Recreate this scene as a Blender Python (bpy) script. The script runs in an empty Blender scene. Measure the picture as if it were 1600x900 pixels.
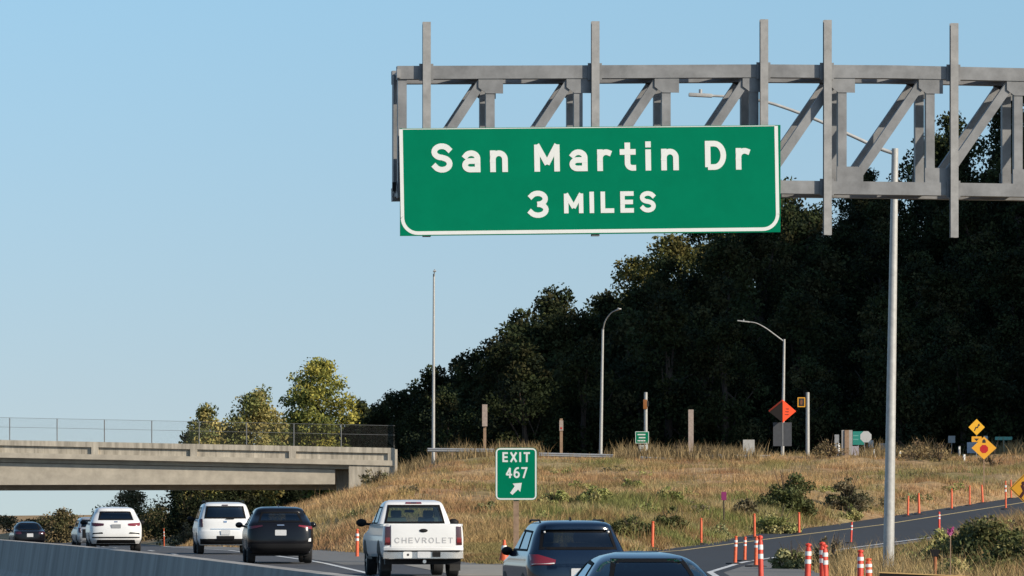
import bpy, bmesh, math, random
import numpy as np
from mathutils import Vector, Matrix, noise

random.seed(7)
RNG = np.random.default_rng(7)
SC = bpy.context.scene
COL = SC.collection
R = math.radians

# ------------------------------------------------------------------ camera
F = 8000.0          # focal length in photo pixels (1600 wide)
EYE = 1.5
CX, HY = 800.0, 797.0
cd = bpy.data.cameras.new('camera')
cam = bpy.data.objects.new('camera', cd)
COL.objects.link(cam)
cd.sensor_width = 36.0
cd.lens = 36.0 * F / 1600.0
cam.location = (0, 0, EYE)
cam.rotation_euler = (R(90), 0, 0)
cd.shift_y = (HY - 450.0) / 1600.0
cd.clip_start = 0.5
cd.clip_end = 20000
SC.camera = cam

# ------------------------------------------------------------------ light
SUN_EL, SUN_AZ = R(25), R(58)      # azimuth measured from straight behind the camera to the right
sun_dir = Vector((math.sin(SUN_AZ) * math.cos(SUN_EL), -math.cos(SUN_AZ) * math.cos(SUN_EL), math.sin(SUN_EL)))
world = bpy.data.worlds.new('World')
SC.world = world
world.use_nodes = True
wn = world.node_tree.nodes
wl = world.node_tree.links
bg = wn['Background']
sky = wn.new('ShaderNodeTexSky')
sky.sky_type = 'NISHITA'
sky.sun_disc = False
sky.sun_elevation = SUN_EL
sky.sun_rotation = math.atan2(sun_dir.x, sun_dir.y)
sky.altitude = 0
sky.air_density = 1.0
sky.dust_density = 0.6
sky.ozone_density = 4.0
geo = wn.new('ShaderNodeTexCoord')
vma = wn.new('ShaderNodeVectorMath'); vma.operation = 'MULTIPLY_ADD'
vma.inputs[1].default_value = (1, 1, .8)
vma.inputs[2].default_value = (0, 0, .07)
wl.new(geo.outputs['Generated'], vma.inputs[0])
wl.new(vma.outputs[0], sky.inputs['Vector'])
tint = wn.new('ShaderNodeMix'); tint.data_type = 'RGBA'; tint.blend_type = 'MULTIPLY'; tint.inputs[0].default_value = 1
sx = wn.new('ShaderNodeSeparateXYZ')
wl.new(geo.outputs['Generated'], sx.inputs[0])
gr = wn.new('ShaderNodeMapRange')
gr.inputs[1].default_value = 0.02; gr.inputs[2].default_value = 0.11
wl.new(sx.outputs['Z'], gr.inputs[0])
air = wn.new('ShaderNodeMix'); air.data_type = 'RGBA'
air.inputs[6].default_value = (.90, .775, .735, 1)      # duller air low over the horizon
air.inputs[7].default_value = (.92, .96, .89, 1)
wl.new(gr.outputs[0], air.inputs[0])
wl.new(air.outputs[2], tint.inputs[7])
wl.new(sky.outputs[0], tint.inputs[6])
wl.new(tint.outputs[2], bg.inputs[0])
bg.inputs[1].default_value = 0.115
sl = bpy.data.lights.new('sun', 'SUN')
sl.energy = 4.2
sl.angle = R(0.5)
sl.color = (1.0, 0.885, 0.73)
sun = bpy.data.objects.new('sun', sl)
COL.objects.link(sun)
sun.rotation_euler = sun_dir.to_track_quat('Z', 'Y').to_euler()
SC.view_settings.view_transform = 'Standard'
SC.view_settings.look = 'None'
SC.view_settings.exposure = 0.5
SC.view_settings.gamma = 1.0
SC.cycles.max_bounces = 6
SC.cycles.transparent_max_bounces = 12

# ------------------------------------------------------------------ helpers
def s2l(c):
    c = c / 255.0
    return c / 12.92 if c <= 0.04045 else ((c + 0.055) / 1.055) ** 2.4
def rgb(r, g, b): return (s2l(r), s2l(g), s2l(b))

def mat(name, col, rough=0.6, metal=0.0, coat=0.0, noise_amt=0.0, nscale=4.0, col2=None, bump=0.0, spec=0.5, streak=False, obj_rand=0.0):
    m = bpy.data.materials.new(name)
    m.use_nodes = True
    nt = m.node_tree
    b = nt.nodes['Principled BSDF']
    b.inputs['Base Color'].default_value = (*col, 1)
    b.inputs['Roughness'].default_value = rough
    b.inputs['Metallic'].default_value = metal
    b.inputs['Coat Weight'].default_value = coat
    b.inputs['Coat Roughness'].default_value = 0.05
    b.inputs['Specular IOR Level'].default_value = spec
    if noise_amt > 0 or col2 is not None:
        tc = nt.nodes.new('ShaderNodeTexCoord')
        mp = nt.nodes.new('ShaderNodeMapping')
        nt.links.new(tc.outputs['Object'], mp.inputs[0])
        if streak: mp.inputs['Scale'].default_value = (1, 1, 0.12)
        n = nt.nodes.new('ShaderNodeTexNoise')
        n.inputs['Scale'].default_value = nscale
        n.inputs['Detail'].default_value = 8
        n.inputs['Roughness'].default_value = 0.65
        nt.links.new(mp.outputs[0], n.inputs['Vector'])
        mr = nt.nodes.new('ShaderNodeMapRange')
        mr.inputs[1].default_value = 0.32
        mr.inputs[2].default_value = 0.68
        nt.links.new(n.outputs['Fac'], mr.inputs[0])
        mx = nt.nodes.new('ShaderNodeMix')
        mx.data_type = 'RGBA'
        c2 = col2 if col2 is not None else tuple(c * (1 - noise_amt) for c in col)
        mx.inputs[6].default_value = (*col, 1)
        mx.inputs[7].default_value = (*c2, 1)
        nt.links.new(mr.outputs[0], mx.inputs[0])
        nt.links.new(mx.outputs[2], b.inputs['Base Color'])
        if bump > 0:
            bp = nt.nodes.new('ShaderNodeBump')
            bp.inputs['Strength'].default_value = bump
            bp.inputs['Distance'].default_value = 0.05
            nt.links.new(n.outputs['Fac'], bp.inputs['Height'])
            nt.links.new(bp.outputs[0], b.inputs['Normal'])
    return m

def attr_mat(name, rough=0.7, spec=0.2, trans=0.0, rand=0.0):
    """base colour comes from the mesh colour attribute 'col' (real colour of each leaf or blade)"""
    m = bpy.data.materials.new(name)
    m.use_nodes = True
    nt = m.node_tree
    b = nt.nodes['Principled BSDF']
    b.inputs['Roughness'].default_value = rough
    b.inputs['Specular IOR Level'].default_value = spec
    a = nt.nodes.new('ShaderNodeAttribute')
    a.attribute_name = 'col'
    src = a.outputs['Color']
    if rand > 0:
        oi = nt.nodes.new('ShaderNodeObjectInfo')
        hs = nt.nodes.new('ShaderNodeHueSaturation')
        mr = nt.nodes.new('ShaderNodeMapRange')
        mr.inputs[3].default_value = 1 - rand
        mr.inputs[4].default_value = 1 + rand
        nt.links.new(oi.outputs['Random'], mr.inputs[0])
        nt.links.new(mr.outputs[0], hs.inputs['Value'])
        nt.links.new(src, hs.inputs['Color'])
        src = hs.outputs[0]
    nt.links.new(src, b.inputs['Base Color'])
    if trans > 0:
        t = nt.nodes.new('ShaderNodeBsdfTranslucent')
        nt.links.new(src, t.inputs[0])
        mx = nt.nodes.new('ShaderNodeMixShader')
        mx.inputs[0].default_value = trans
        nt.links.new(b.outputs[0], mx.inputs[1])
        nt.links.new(t.outputs[0], mx.inputs[2])
        nt.links.new(mx.outputs[0], nt.nodes['Material Output'].inputs[0])
    return m

def glass_mat(name, tint, gloss=0.10):
    m = bpy.data.materials.new(name)
    m.use_nodes = True
    nt = m.node_tree
    nt.nodes.remove(nt.nodes['Principled BSDF'])
    t = nt.nodes.new('ShaderNodeBsdfTransparent')
    t.inputs[0].default_value = (*tint, 1)
    g = nt.nodes.new('ShaderNodeBsdfGlossy')
    g.inputs['Roughness'].default_value = 0.04
    g.inputs[0].default_value = (0.9, 0.95, 1, 1)
    lw = nt.nodes.new('ShaderNodeLayerWeight')
    lw.inputs[0].default_value = 0.25
    ad = nt.nodes.new('ShaderNodeMath')
    ad.operation = 'MULTIPLY_ADD'
    ad.inputs[1].default_value = 0.5
    ad.inputs[2].default_value = gloss * 0.4
    nt.links.new(lw.outputs['Fresnel'], ad.inputs[0])
    mx = nt.nodes.new('ShaderNodeMixShader')
    nt.links.new(ad.outputs[0], mx.inputs[0])
    nt.links.new(t.outputs[0], mx.inputs[1])
    nt.links.new(g.outputs[0], mx.inputs[2])
    nt.links.new(mx.outputs[0], nt.nodes['Material Output'].inputs[0])
    return m

class MB:
    """collects geometry for ONE mesh object"""
    def __init__(s): s.v = []; s.f = []
    def add(s, vs, fs):
        o = len(s.v)
        s.v += [tuple(p) for p in vs]
        s.f += [tuple(i + o for i in f) for f in fs]
        return s
    def box(s, c, d, rz=0.0, rx=0.0, ry=0.0):
        x, y, z = d[0] / 2, d[1] / 2, d[2] / 2
        M = Matrix.Translation(Vector(c)) @ Matrix.Rotation(rz, 4, 'Z') @ Matrix.Rotation(rx, 4, 'X') @ Matrix.Rotation(ry, 4, 'Y')
        vs = [M @ Vector((a * x, b * y, e * z)) for a in (-1, 1) for b in (-1, 1) for e in (-1, 1)]
        return s.add(vs, [(0, 1, 3, 2), (4, 6, 7, 5), (0, 4, 5, 1), (2, 3, 7, 6), (0, 2, 6, 4), (1, 5, 7, 3)])
    def bar(s, p0, p1, w, h, up=(0, 1, 0)):
        p0, p1 = Vector(p0), Vector(p1)
        d = (p1 - p0).normalized()
        u = Vector(up)
        a = d.cross(u)
        if a.length < 1e-4: a = d.cross(Vector((1, 0, 0)))
        a.normalize()
        b = a.cross(d).normalized()
        vs = []
        for p in (p0, p1):
            for i, j in ((-1, -1), (1, -1), (1, 1), (-1, 1)):
                vs.append(p + a * (i * w / 2) + b * (j * h / 2))
        return s.add(vs, [(3, 2, 1, 0), (4, 5, 6, 7), (0, 1, 5, 4), (1, 2, 6, 5), (2, 3, 7, 6), (3, 0, 4, 7)])
    def tube(s, pts, rad, n=8, caps=True):
        pts = [Vector(p) for p in pts]
        if not hasattr(rad, '__len__'): rad = [rad] * len(pts)
        vs = []
        a = None
        for i, p in enumerate(pts):
            d = (pts[min(i + 1, len(pts) - 1)] - pts[max(i - 1, 0)]).normalized()
            if a is None:
                a = d.orthogonal().normalized()
            else:
                a = (a - d * a.dot(d)).normalized()
            b = d.cross(a)
            for k in range(n):
                t = 2 * math.pi * k / n
                vs.append(p + (a * math.cos(t) + b * math.sin(t)) * rad[i])
        fs = []
        for i in range(len(pts) - 1):
            for k in range(n):
                k2 = (k + 1) % n
                fs.append((i * n + k, i * n + k2, (i + 1) * n + k2, (i + 1) * n + k))
        if caps:
            fs.append(tuple(range(n - 1, -1, -1)))
            fs.append(tuple(range((len(pts) - 1) * n, len(pts) * n)))
        return s.add(vs, fs)
    def prism(s, poly, axis='y', t=0.02, c=(0, 0, 0), rz=0.0):
        """polygon (a,b) in the x-z plane (axis y) given thickness t, centred on c"""
        n = len(poly)
        M = Matrix.Translation(Vector(c)) @ Matrix.Rotation(rz, 4, 'Z')
        vs = [M @ Vector((a, -t / 2, b)) for a, b in poly] + [M @ Vector((a, t / 2, b)) for a, b in poly]
        fs = [tuple(range(n)), tuple(range(2 * n - 1, n - 1, -1))]
        fs += [(i, i + n, (i + 1) % n + n, (i + 1) % n) for i in range(n)]
        return s.add(vs, fs)
    def ball(s, c, r, seg=10, ring=7):
        if not hasattr(r, '__len__'): r = (r, r, r)
        vs = []
        for i in range(ring + 1):
            th = math.pi * i / ring
            for k in range(seg):
                ph = 2 * math.pi * k / seg
                vs.append((c[0] + r[0] * math.sin(th) * math.cos(ph), c[1] + r[1] * math.sin(th) * math.sin(ph), c[2] + r[2] * math.cos(th)))
        fs = [(i * seg + k, (i + 1) * seg + k, (i + 1) * seg + (k + 1) % seg, i * seg + (k + 1) % seg) for i in range(ring) for k in range(seg)]
        return s.add(vs, fs)
    def build(s, name, m, parent=None, smooth=False, loc=None, bevel=0.0):
        me = bpy.data.meshes.new(name)
        me.from_pydata(s.v, [], s.f)
        me.materials.append(m)
        if bevel > 0:
            bm = bmesh.new(); bm.from_mesh(me)
            bmesh.ops.remove_doubles(bm, verts=bm.verts, dist=1e-5)
            bmesh.ops.recalc_face_normals(bm, faces=bm.faces)
            es = [e for e in bm.edges if len(e.link_faces) == 2 and e.calc_face_angle(0) > 0.6]
            bmesh.ops.bevel(bm, geom=es, offset=bevel, segments=2, profile=0.7, affect='EDGES')
            bm.to_mesh(me); bm.free()
        if smooth or bevel > 0:
            me.shade_smooth()
            me.set_sharp_from_angle(angle=R(38))
        me.validate()
        o = bpy.data.objects.new(name, me)
        COL.objects.link(o)
        if parent is not None: o.parent = parent
        if loc is not None: o.location = loc
        return o

def np_mesh(name, v, f, m, parent=None, col=None, kind=None, smooth=False):
    """v (N,3), f (M,3 or 4) arrays -> object"""
    me = bpy.data.meshes.new(name)
    nv, nf, k = len(v), len(f), f.shape[1]
    me.vertices.add(nv)
    me.vertices.foreach_set('co', np.asarray(v, np.float32).ravel())
    me.loops.add(nf * k)
    me.loops.foreach_set('vertex_index', np.asarray(f, np.int32).ravel())
    me.polygons.add(nf)
    me.polygons.foreach_set('loop_start', np.arange(0, nf * k, k, dtype=np.int32))
    me.update(calc_edges=True)
    if col is not None:
        a = me.attributes.new('col', 'FLOAT_COLOR', 'POINT')
        c4 = np.ones((nv, 4), np.float32); c4[:, :3] = col
        a.data.foreach_set('color', c4.ravel())
    if smooth: me.shade_smooth()
    me.materials.append(m)
    o = bpy.data.objects.new(name, me)
    COL.objects.link(o)
    if parent is not None: o.parent = parent
    if kind: o['kind'] = kind
    return o

def tag(o, label, cat, group=None):
    o['label'] = label; o['category'] = cat
    if group: o['group'] = group
    return o
def thing(name, label, cat, loc=(0, 0, 0), rz=0.0, group=None):
    o = bpy.data.objects.new(name, None)
    COL.objects.link(o)
    o.location = loc; o.rotation_euler = (0, 0, rz)
    o.empty_display_size = 0.3
    return tag(o, label, cat, group)
def dup(root, loc=None, rz=None, label=None, scale=None):
    def cp(o, parent):
        c = o.copy(); COL.objects.link(c)
        if parent is not None: c.parent = parent
        for ch in list(o.children): cp(ch, c)
        return c
    r = cp(root, None)
    if loc is not None: r.location = loc
    if rz is not None: r.rotation_euler = (0, 0, rz)
    if scale is not None: r.scale = scale if hasattr(scale, '__len__') else (scale,) * 3
    if label: r['label'] = label
    return r

def sm(a, b, t):
    x = np.clip((t - a) / (b - a), 0, 1)
    return x * x * (3 - 2 * x)
def at(x, y, Y):
    """point seen at photo pixel (x, y) when it stands Y metres ahead"""
    return Vector(((x - CX) * Y / F, Y, EYE + (HY - y) * Y / F))

# ---- stroke lettering (rounded highway style), every glyph a set of centre lines
def arc(cx, cy, rx, ry, a0, a1, n=14):
    return [(cx + rx * math.cos(R(a0 + (a1 - a0) * i / n)), cy + ry * math.sin(R(a0 + (a1 - a0) * i / n))) for i in range(n + 1)]
GLYPH = {
 'S': (.58, [arc(.29, .76, .29, .24, 28, 270) + arc(.29, .25, .29, .25, 90, -152)[1:]]),
 'a': (.48, [arc(.24, .46, .24, .23, 150, 0) + [(.48, .2), (.48, 0)], [(.46, .36)] + arc(.20, .18, .20, .18, 90, 270) + [(.46, 0)]]),
 'n': (.46, [[(0, 0), (0, .68)], arc(.23, .42, .23, .26, 180, 0) + [(.46, .2), (.46, 0)]]),
 'M': (.76, [[(0, 0), (0, 1), (.38, .22), (.76, 1), (.76, 0)]]),
 'r': (.32, [[(0, 0), (0, .68)], arc(.23, .42, .23, .26, 180, 65)]),
 't': (.36, [[(.15, .96), (.15, .2)] + arc(.35, .2, .2, .2, 180, 275)[1:], [(-.04, .68), (.36, .68)]]),
 'i': (.02, [[(0, 0), (0, .66)], [(0, .985), (0, 1.0)]]),
 'D': (.60, [[(0, .0), (0, 1), (.25, 1)] + arc(.25, .5, .35, .5, 90, -90)[1:] + [(0, 0)]]),
 '3': (.54, [arc(.26, .75, .26, .25, 150, -90) + arc(.26, .25, .28, .25, 90, -152)[1:]]),
 'I': (.02, [[(0, 0), (0, 1)]]),
 'L': (.46, [[(0, 1), (0, 0), (.46, 0)]]),
 'E': (.46, [[(.46, 1), (0, 1), (0, 0), (.46, 0)], [(0, .5), (.42, .5)]]),
 'X': (.60, [[(0, 0), (.6, 1)], [(0, 1), (.6, 0)]]),
 'T': (.56, [[(0, 1), (.56, 1)], [(.28, 1), (.28, 0)]]),
 '4': (.56, [[(.42, 0), (.42, 1), (0, .28), (.58, .28)]]),
 '6': (.54, [[(.43, 1)] + arc(.40, .36, .40, .64, 100, 176)[1:], arc(.27, .28, .27, .28, 0, 360, 24)]),
 '7': (.52, [[(0, 1), (.52, 1), (.18, 0)]]),
 'C': (.60, [arc(.30, .5, .30, .5, 40, 320, 20)]),
 'H': (.56, [[(0, 0), (0, 1)], [(.56, 0), (.56, 1)], [(0, .5), (.56, .5)]]),
 'V': (.60, [[(0, 1), (.3, 0), (.6, 1)]]),
 'R': (.54, [[(0, 0), (0, 1), (.3, 1)] + arc(.3, .76, .22, .24, 90, -90)[1:] + [(0, .52)], [(.26, .52), (.54, 0)]]),
 'O': (.62, [arc(.31, .5, .31, .5, 0, 360, 26)]),
}
def ribbon(mb, pts, w, y, t, T, depth=None):
    """flat stroke of width w along pts (x,z), split at sharp corners; front face at depth y, thickness t behind it"""
    pts = [Vector(p) for p in pts]
    runs = []; cur = [pts[0]]
    closed = len(pts) > 6 and (pts[0] - pts[-1]).length < 1e-5
    exts = []
    e0 = 0 if closed else .5
    for i in range(1, len(pts)):
        cur.append(pts[i])
        if i < len(pts) - 1:
            d0 = (pts[i] - pts[i - 1]).normalized(); d1 = (pts[i + 1] - pts[i]).normalized()
            c = max(-1, min(1, d0.dot(d1)))
            if c < .70:
                e1 = .5 if c > -.3 else .12
                runs.append((cur, e0, e1)); cur = [pts[i]]; e0 = e1
    runs.append((cur, e0, 0 if closed else .5))
    for q, (P, ea, eb) in enumerate(runs):
        P = list(P); n = len(P)
        loop = closed and len(runs) == 1
        if not loop:
            d = (P[1] - P[0]).normalized(); d2 = (P[-1] - P[-2]).normalized()
            if n == 2:
                P = [P[0] - d * w * ea, P[-1] + d2 * w * eb]
            else:
                P = [P[0] - d * w * ea] + P[1:-1] + [P[-1] + d2 * w * eb] if (ea or eb) else P
        n = len(P)
        vs = []
        yy = y - .0004 * q
        for i in range(n):
            pa = P[i - 1] if i > 0 else (P[-2] if loop else None)
            pb = P[i + 1] if i < n - 1 else (P[1] if loop else None)
            d0 = (P[i] - pa).normalized() if pa is not None else None
            d1 = (pb - P[i]).normalized() if pb is not None else None
            d0 = d0 or d1; d1 = d1 or d0
            nn = Vector((-d0.y - d1.y, d0.x + d1.x)).normalized()
            k = 1.0 / max(.6, nn.dot(Vector((-d0.y, d0.x))))
            l = P[i] + nn * (w / 2 * k); r = P[i] - nn * (w / 2 * k)
            vs += [T(l.x, yy, l.y), T(r.x, yy, r.y), T(l.x, yy + t, l.y), T(r.x, yy + t, r.y)]
        fs = []
        for i in range(n - 1):
            a, b = 4 * i, 4 * i + 4
            fs += [(a, a + 1, b + 1, b), (a, b, b + 2, a + 2), (a + 1, a + 3, b + 3, b + 1)]
        fs += [(0, 2, 3, 1), (4 * n - 4, 4 * n - 3, 4 * n - 1, 4 * n - 2)]
        mb.add(vs, fs)
def lettering(text, x0, z0, width, cap, stroke, gap=0.3, space=0.6, y=0.0, t=0.006, T=None, m=None, parent=None):
    """one part per letter: text from x0, baseline z0, total width and cap height in metres"""
    if T is None: T = lambda a, b, c: (a, b, c)
    h = cap - stroke
    x = 0.0
    g = (stroke + gap * cap * .5)
    raw = []
    for ch in text:
        if ch == ' ':
            x += space * cap; continue
        w, st = GLYPH[ch]
        raw.append((ch, x))
        x += w * h + g
    tot = x - g + stroke
    k = (width - stroke) / (tot - stroke)
    for ch, xx in raw:
        mb = MB()
        w, st = GLYPH[ch]
        for j, pts in enumerate(st):
            P = [(x0 + stroke / 2 + (xx + px * h) * k, z0 + stroke / 2 + pz * h) for px, pz in pts]
            ribbon(mb, P, stroke, y - 0.0016 * j, t, T)
        mb.build('letter', m, parent)
def rrect(x0, z0, x1, z1, r, n=5):
    out = []
    for cx, cz, a in ((x1 - r, z1 - r, 0), (x0 + r, z1 - r, 90), (x0 + r, z0 + r, 180), (x1 - r, z0 + r, 270)):
        for i in range(n + 1):
            t = R(a + 90 * i / n)
            out.append((cx + r * math.cos(t), cz + r * math.sin(t)))
    return out
def ring_strip(mb, outer, inner, y0, t):
    n = len(outer)
    vs = [(a, y0, b) for a, b in outer] + [(a, y0, b) for a, b in inner] + [(a, y0 + t, b) for a, b in outer]
    fs = []
    for i in range(n):
        j = (i + 1) % n
        fs += [(i, j, n + j, n + i), (i, 2 * n + i, 2 * n + j, j)]
    mb.add(vs, fs)

# ------------------------------------------------------------------ materials
M_GALV = mat('galvanised_steel', (.25, .255, .26), rough=.55, metal=.25, noise_amt=.45, nscale=2.5, bump=.05)
M_FENCE = mat('dark_fence_steel', (.15, .155, .155), rough=.6, noise_amt=.2)
M_NET = mat('rusty_wire', (.10, .095, .085), rough=.7, noise_amt=.3)
M_GALV_OLD = mat('weathered_steel', (.31, .31, .305), rough=.6, metal=.15, noise_amt=.35, nscale=5)
M_POLE = mat('pole_steel', (.42, .42, .405), rough=.5, metal=.15, noise_amt=.25, nscale=7)
M_GREEN = mat('sign_green', (.0, .160, .082), rough=.7, noise_amt=.10, nscale=2.5, spec=.03)
M_WHITE = mat('sign_white', (.62, .64, .62), rough=.5, noise_amt=.06, nscale=4)
M_ALU = mat('sign_back', (.30, .31, .32), rough=.5, metal=.2, noise_amt=.2, nscale=5)
M_CONC = mat('weathered_concrete', (.50, .45, .365), rough=.9, noise_amt=.58, nscale=2.6, bump=.25, streak=True)
M_CONC2 = mat('smooth_concrete', (.46, .41, .33), rough=.9, noise_amt=.30, nscale=1.1, bump=.15)
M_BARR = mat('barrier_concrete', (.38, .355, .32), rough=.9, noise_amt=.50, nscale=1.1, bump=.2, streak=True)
M_ASPH = mat('asphalt', (.060, .060, .063), rough=.85, noise_amt=.30, nscale=1.2, bump=.1)
M_ASPH2 = mat('new_asphalt', (.027, .028, .031), rough=.8, noise_amt=.25, nscale=.9, bump=.1)
M_SHOUL = mat('shoulder_asphalt', (.16, .155, .145), rough=.9, noise_amt=.3, nscale=1.5, bump=.1)
M_PAINT = mat('road_paint_white', (.72, .72, .70), rough=.7, noise_amt=.45, nscale=5)
M_PAINTY = mat('road_paint_yellow', (.66, .50, .22), rough=.7, noise_amt=.35, nscale=5)
M_ORANGE = mat('channelizer_orange', (.66, .055, .028), rough=.55, noise_amt=.3, nscale=9)
M_ORANGE2 = mat('faded_orange', (.66, .105, .03), rough=.55, noise_amt=.3, nscale=9)
M_REFL = mat('reflective_white', (.68, .68, .66), rough=.4)
M_RUBBER = mat('black_rubber', (.02, .02, .02), rough=.8, noise_amt=.3, nscale=8)
M_TYRE = mat('tyre_rubber', (.018, .018, .019), rough=.85, noise_amt=.2, nscale=10)
M_RIM = mat('alloy_rim', (.35, .36, .37), rough=.35, metal=.8)
M_BLACKP = mat('black_plastic', (.009, .009, .010), rough=.6, spec=.2, noise_amt=.2, nscale=9)
M_WHITEP = mat('white_car_paint', (.66, .66, .65), rough=.35, coat=.6, noise_amt=.05, nscale=2)
M_BLACKC = mat('black_car_paint', (.006, .006, .008), rough=.14, coat=0, spec=.35, noise_amt=.1, nscale=2)
M_BLUEC = mat('dark_blue_car_paint', (.004, .011, .028), rough=.09, metal=.0, coat=.3, spec=.5, noise_amt=.1, nscale=2)
M_NAVY = mat('steel_blue_car_paint', (.010, .028, .052), rough=.09, metal=.0, coat=.3, spec=.5, noise_amt=.1, nscale=2)
M_SILV = mat('silver_car_paint', (.40, .41, .42), rough=.35, metal=.5, coat=.6)
M_CHROME = mat('chrome', (.72, .72, .72), rough=.18, metal=.9)
M_REDL = mat('red_lens', (.17, .008, .013), rough=.15, coat=1.0)
M_REDD = mat('smoked_red_lens', (.045, .004, .007), rough=.15, coat=1.0)
M_REDB = mat('bright_red_lens', (.65, .03, .03), rough=.2, coat=1.0)
M_PLATE = mat('licence_plate', (.58, .59, .60), rough=.4, noise_amt=.25, nscale=40)
M_SEAT = mat('seat_fabric', (.10, .10, .095), rough=.9, noise_amt=.2, nscale=9)
G_PICK = glass_mat('green_tinted_glass', (.55, .68, .58), .2)
G_DARK = glass_mat('privacy_glass', (.10, .11, .11), .2)
G_BLUE = glass_mat('blue_tinted_glass', (.07, .12, .16), .3)
M_FRIT = mat('window_seal', (.008, .008, .009), rough=.7, spec=.08)
M_EYELLOW = mat('warning_yellow', (.80, .42, .02), rough=.45, noise_amt=.1)
M_EORANGE = mat('warning_orange', (.90, .075, .012), rough=.45, noise_amt=.1)
M_EAMBER = mat('amber_sign', (.72, .34, .02), rough=.45, noise_amt=.1)
M_SYMBOL = mat('symbol_black', (.02, .018, .015), rough=.5)
M_STOPRED = mat('stop_red', (.42, .012, .012), rough=.4)
M_WOOD = mat('weathered_wood', (.30, .20, .13), rough=.85, noise_amt=.4, nscale=6)
M_PINKW = mat('pale_wood', (.36, .29, .25), rough=.85, noise_amt=.3, nscale=6)
M_MAGENTA = mat('magenta_panel', (.22, .02, .11), rough=.5, noise_amt=.15)
M_TEAL = mat('teal_street_sign', (.10, .33, .28), rough=.5)
M_LEAF = attr_mat('foliage', rough=.7, spec=.06, trans=.18, rand=.25)
M_LEAF1 = attr_mat('shrub_foliage', rough=.65, spec=.2, trans=.2)
M_GRASS = attr_mat('grass_blades', rough=.75, spec=.15, trans=.22)
M_BARK = mat('bark', (.07, .05, .038), rough=.9, noise_amt=.4, nscale=5, bump=.3)
# ------------------------------------------------------------------ terrain
def ip(*kn):
    xs = [k[0] for k in kn]; ys = [k[1] for k in kn]
    return lambda t: np.interp(t, xs, ys)
z0 = ip((-60, -.6), (50, -.55), (67, -.5), (84, -.44), (97, -.39), (112, -.26), (127, -.14), (145, -.02), (152, 0), (190, 0), (240, -.2), (300, -.7), (350, -1.15), (400, -1.5), (700, -2.6), (1500, -8), (3000, -24), (9000, -80))
Xm = ip((143, -.6), (160, -2.9), (179, -5.4), (200, -8.6), (226, -12.5), (300, -19.5), (400, -26), (600, -45), (900, -80), (3000, -400))
Xy = ip((100, .9), (143, 1.2), (155, 2.0), (172, 3.8), (190, 6.3), (215, 11.3), (240, 17.3), (290, 29), (340, 44), (400, 66), (440, 90))
zr_ = ip((-60, 0), (190, 0), (215, .35), (240, .8), (290, 1.93), (340, 3.6), (400, 6.0), (3000, 6))
def zr(Y): return zr_(Y) + np.where(Y < 190, z0(Y), 0)
def Xl(Y): return Xy(Y) - 1.0 - 1.3 * sm(200, 224, Y)
Xw = ip((-60, 4.9), (116, 4.95), (132, 5.1), (148, 6.7), (164, 8.6), (189, 11.7), (239, 23), (290, 34.7), (340, 50), (400, 73), (440, 98))
def Xre(Y): return Xw(Y) + 0.8 + 1.9 * (1 - sm(128, 158, Y))
PL = ip((143, 0), (160, .15), (180, .6), (200, 1.15), (250, 2.35), (300, 3.6), (350, 4.7), (392, 5.5), (415, 5.6), (3000, 5.6))
CREST = ip((-60, -2), (-22, -1.5), (-14, .5), (-8, 3), (-3, 4), (2, 5), (7, 8), (13, 15), (31, 23), (52, 29), (80, 38), (400, 120))
_perm = RNG.random((64, 64))
def vn(x, y):
    """tileable value noise"""
    xi = np.floor(x).astype(int); yi = np.floor(y).astype(int)
    fx = x - xi; fy = y - yi
    fx = fx * fx * (3 - 2 * fx); fy = fy * fy * (3 - 2 * fy)
    g = lambda a, b: _perm[a % 64, b % 64]
    return (g(xi, yi) * (1 - fx) + g(xi + 1, yi) * fx) * (1 - fy) + (g(xi, yi + 1) * (1 - fx) + g(xi + 1, yi + 1) * fx) * fy
def fbm(x, y): return (vn(x, y) + .5 * vn(2.1 * x + 7, 2.1 * y + 3) + .25 * vn(4.3 * x + 1, 4.3 * y + 9)) / 1.75
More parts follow.
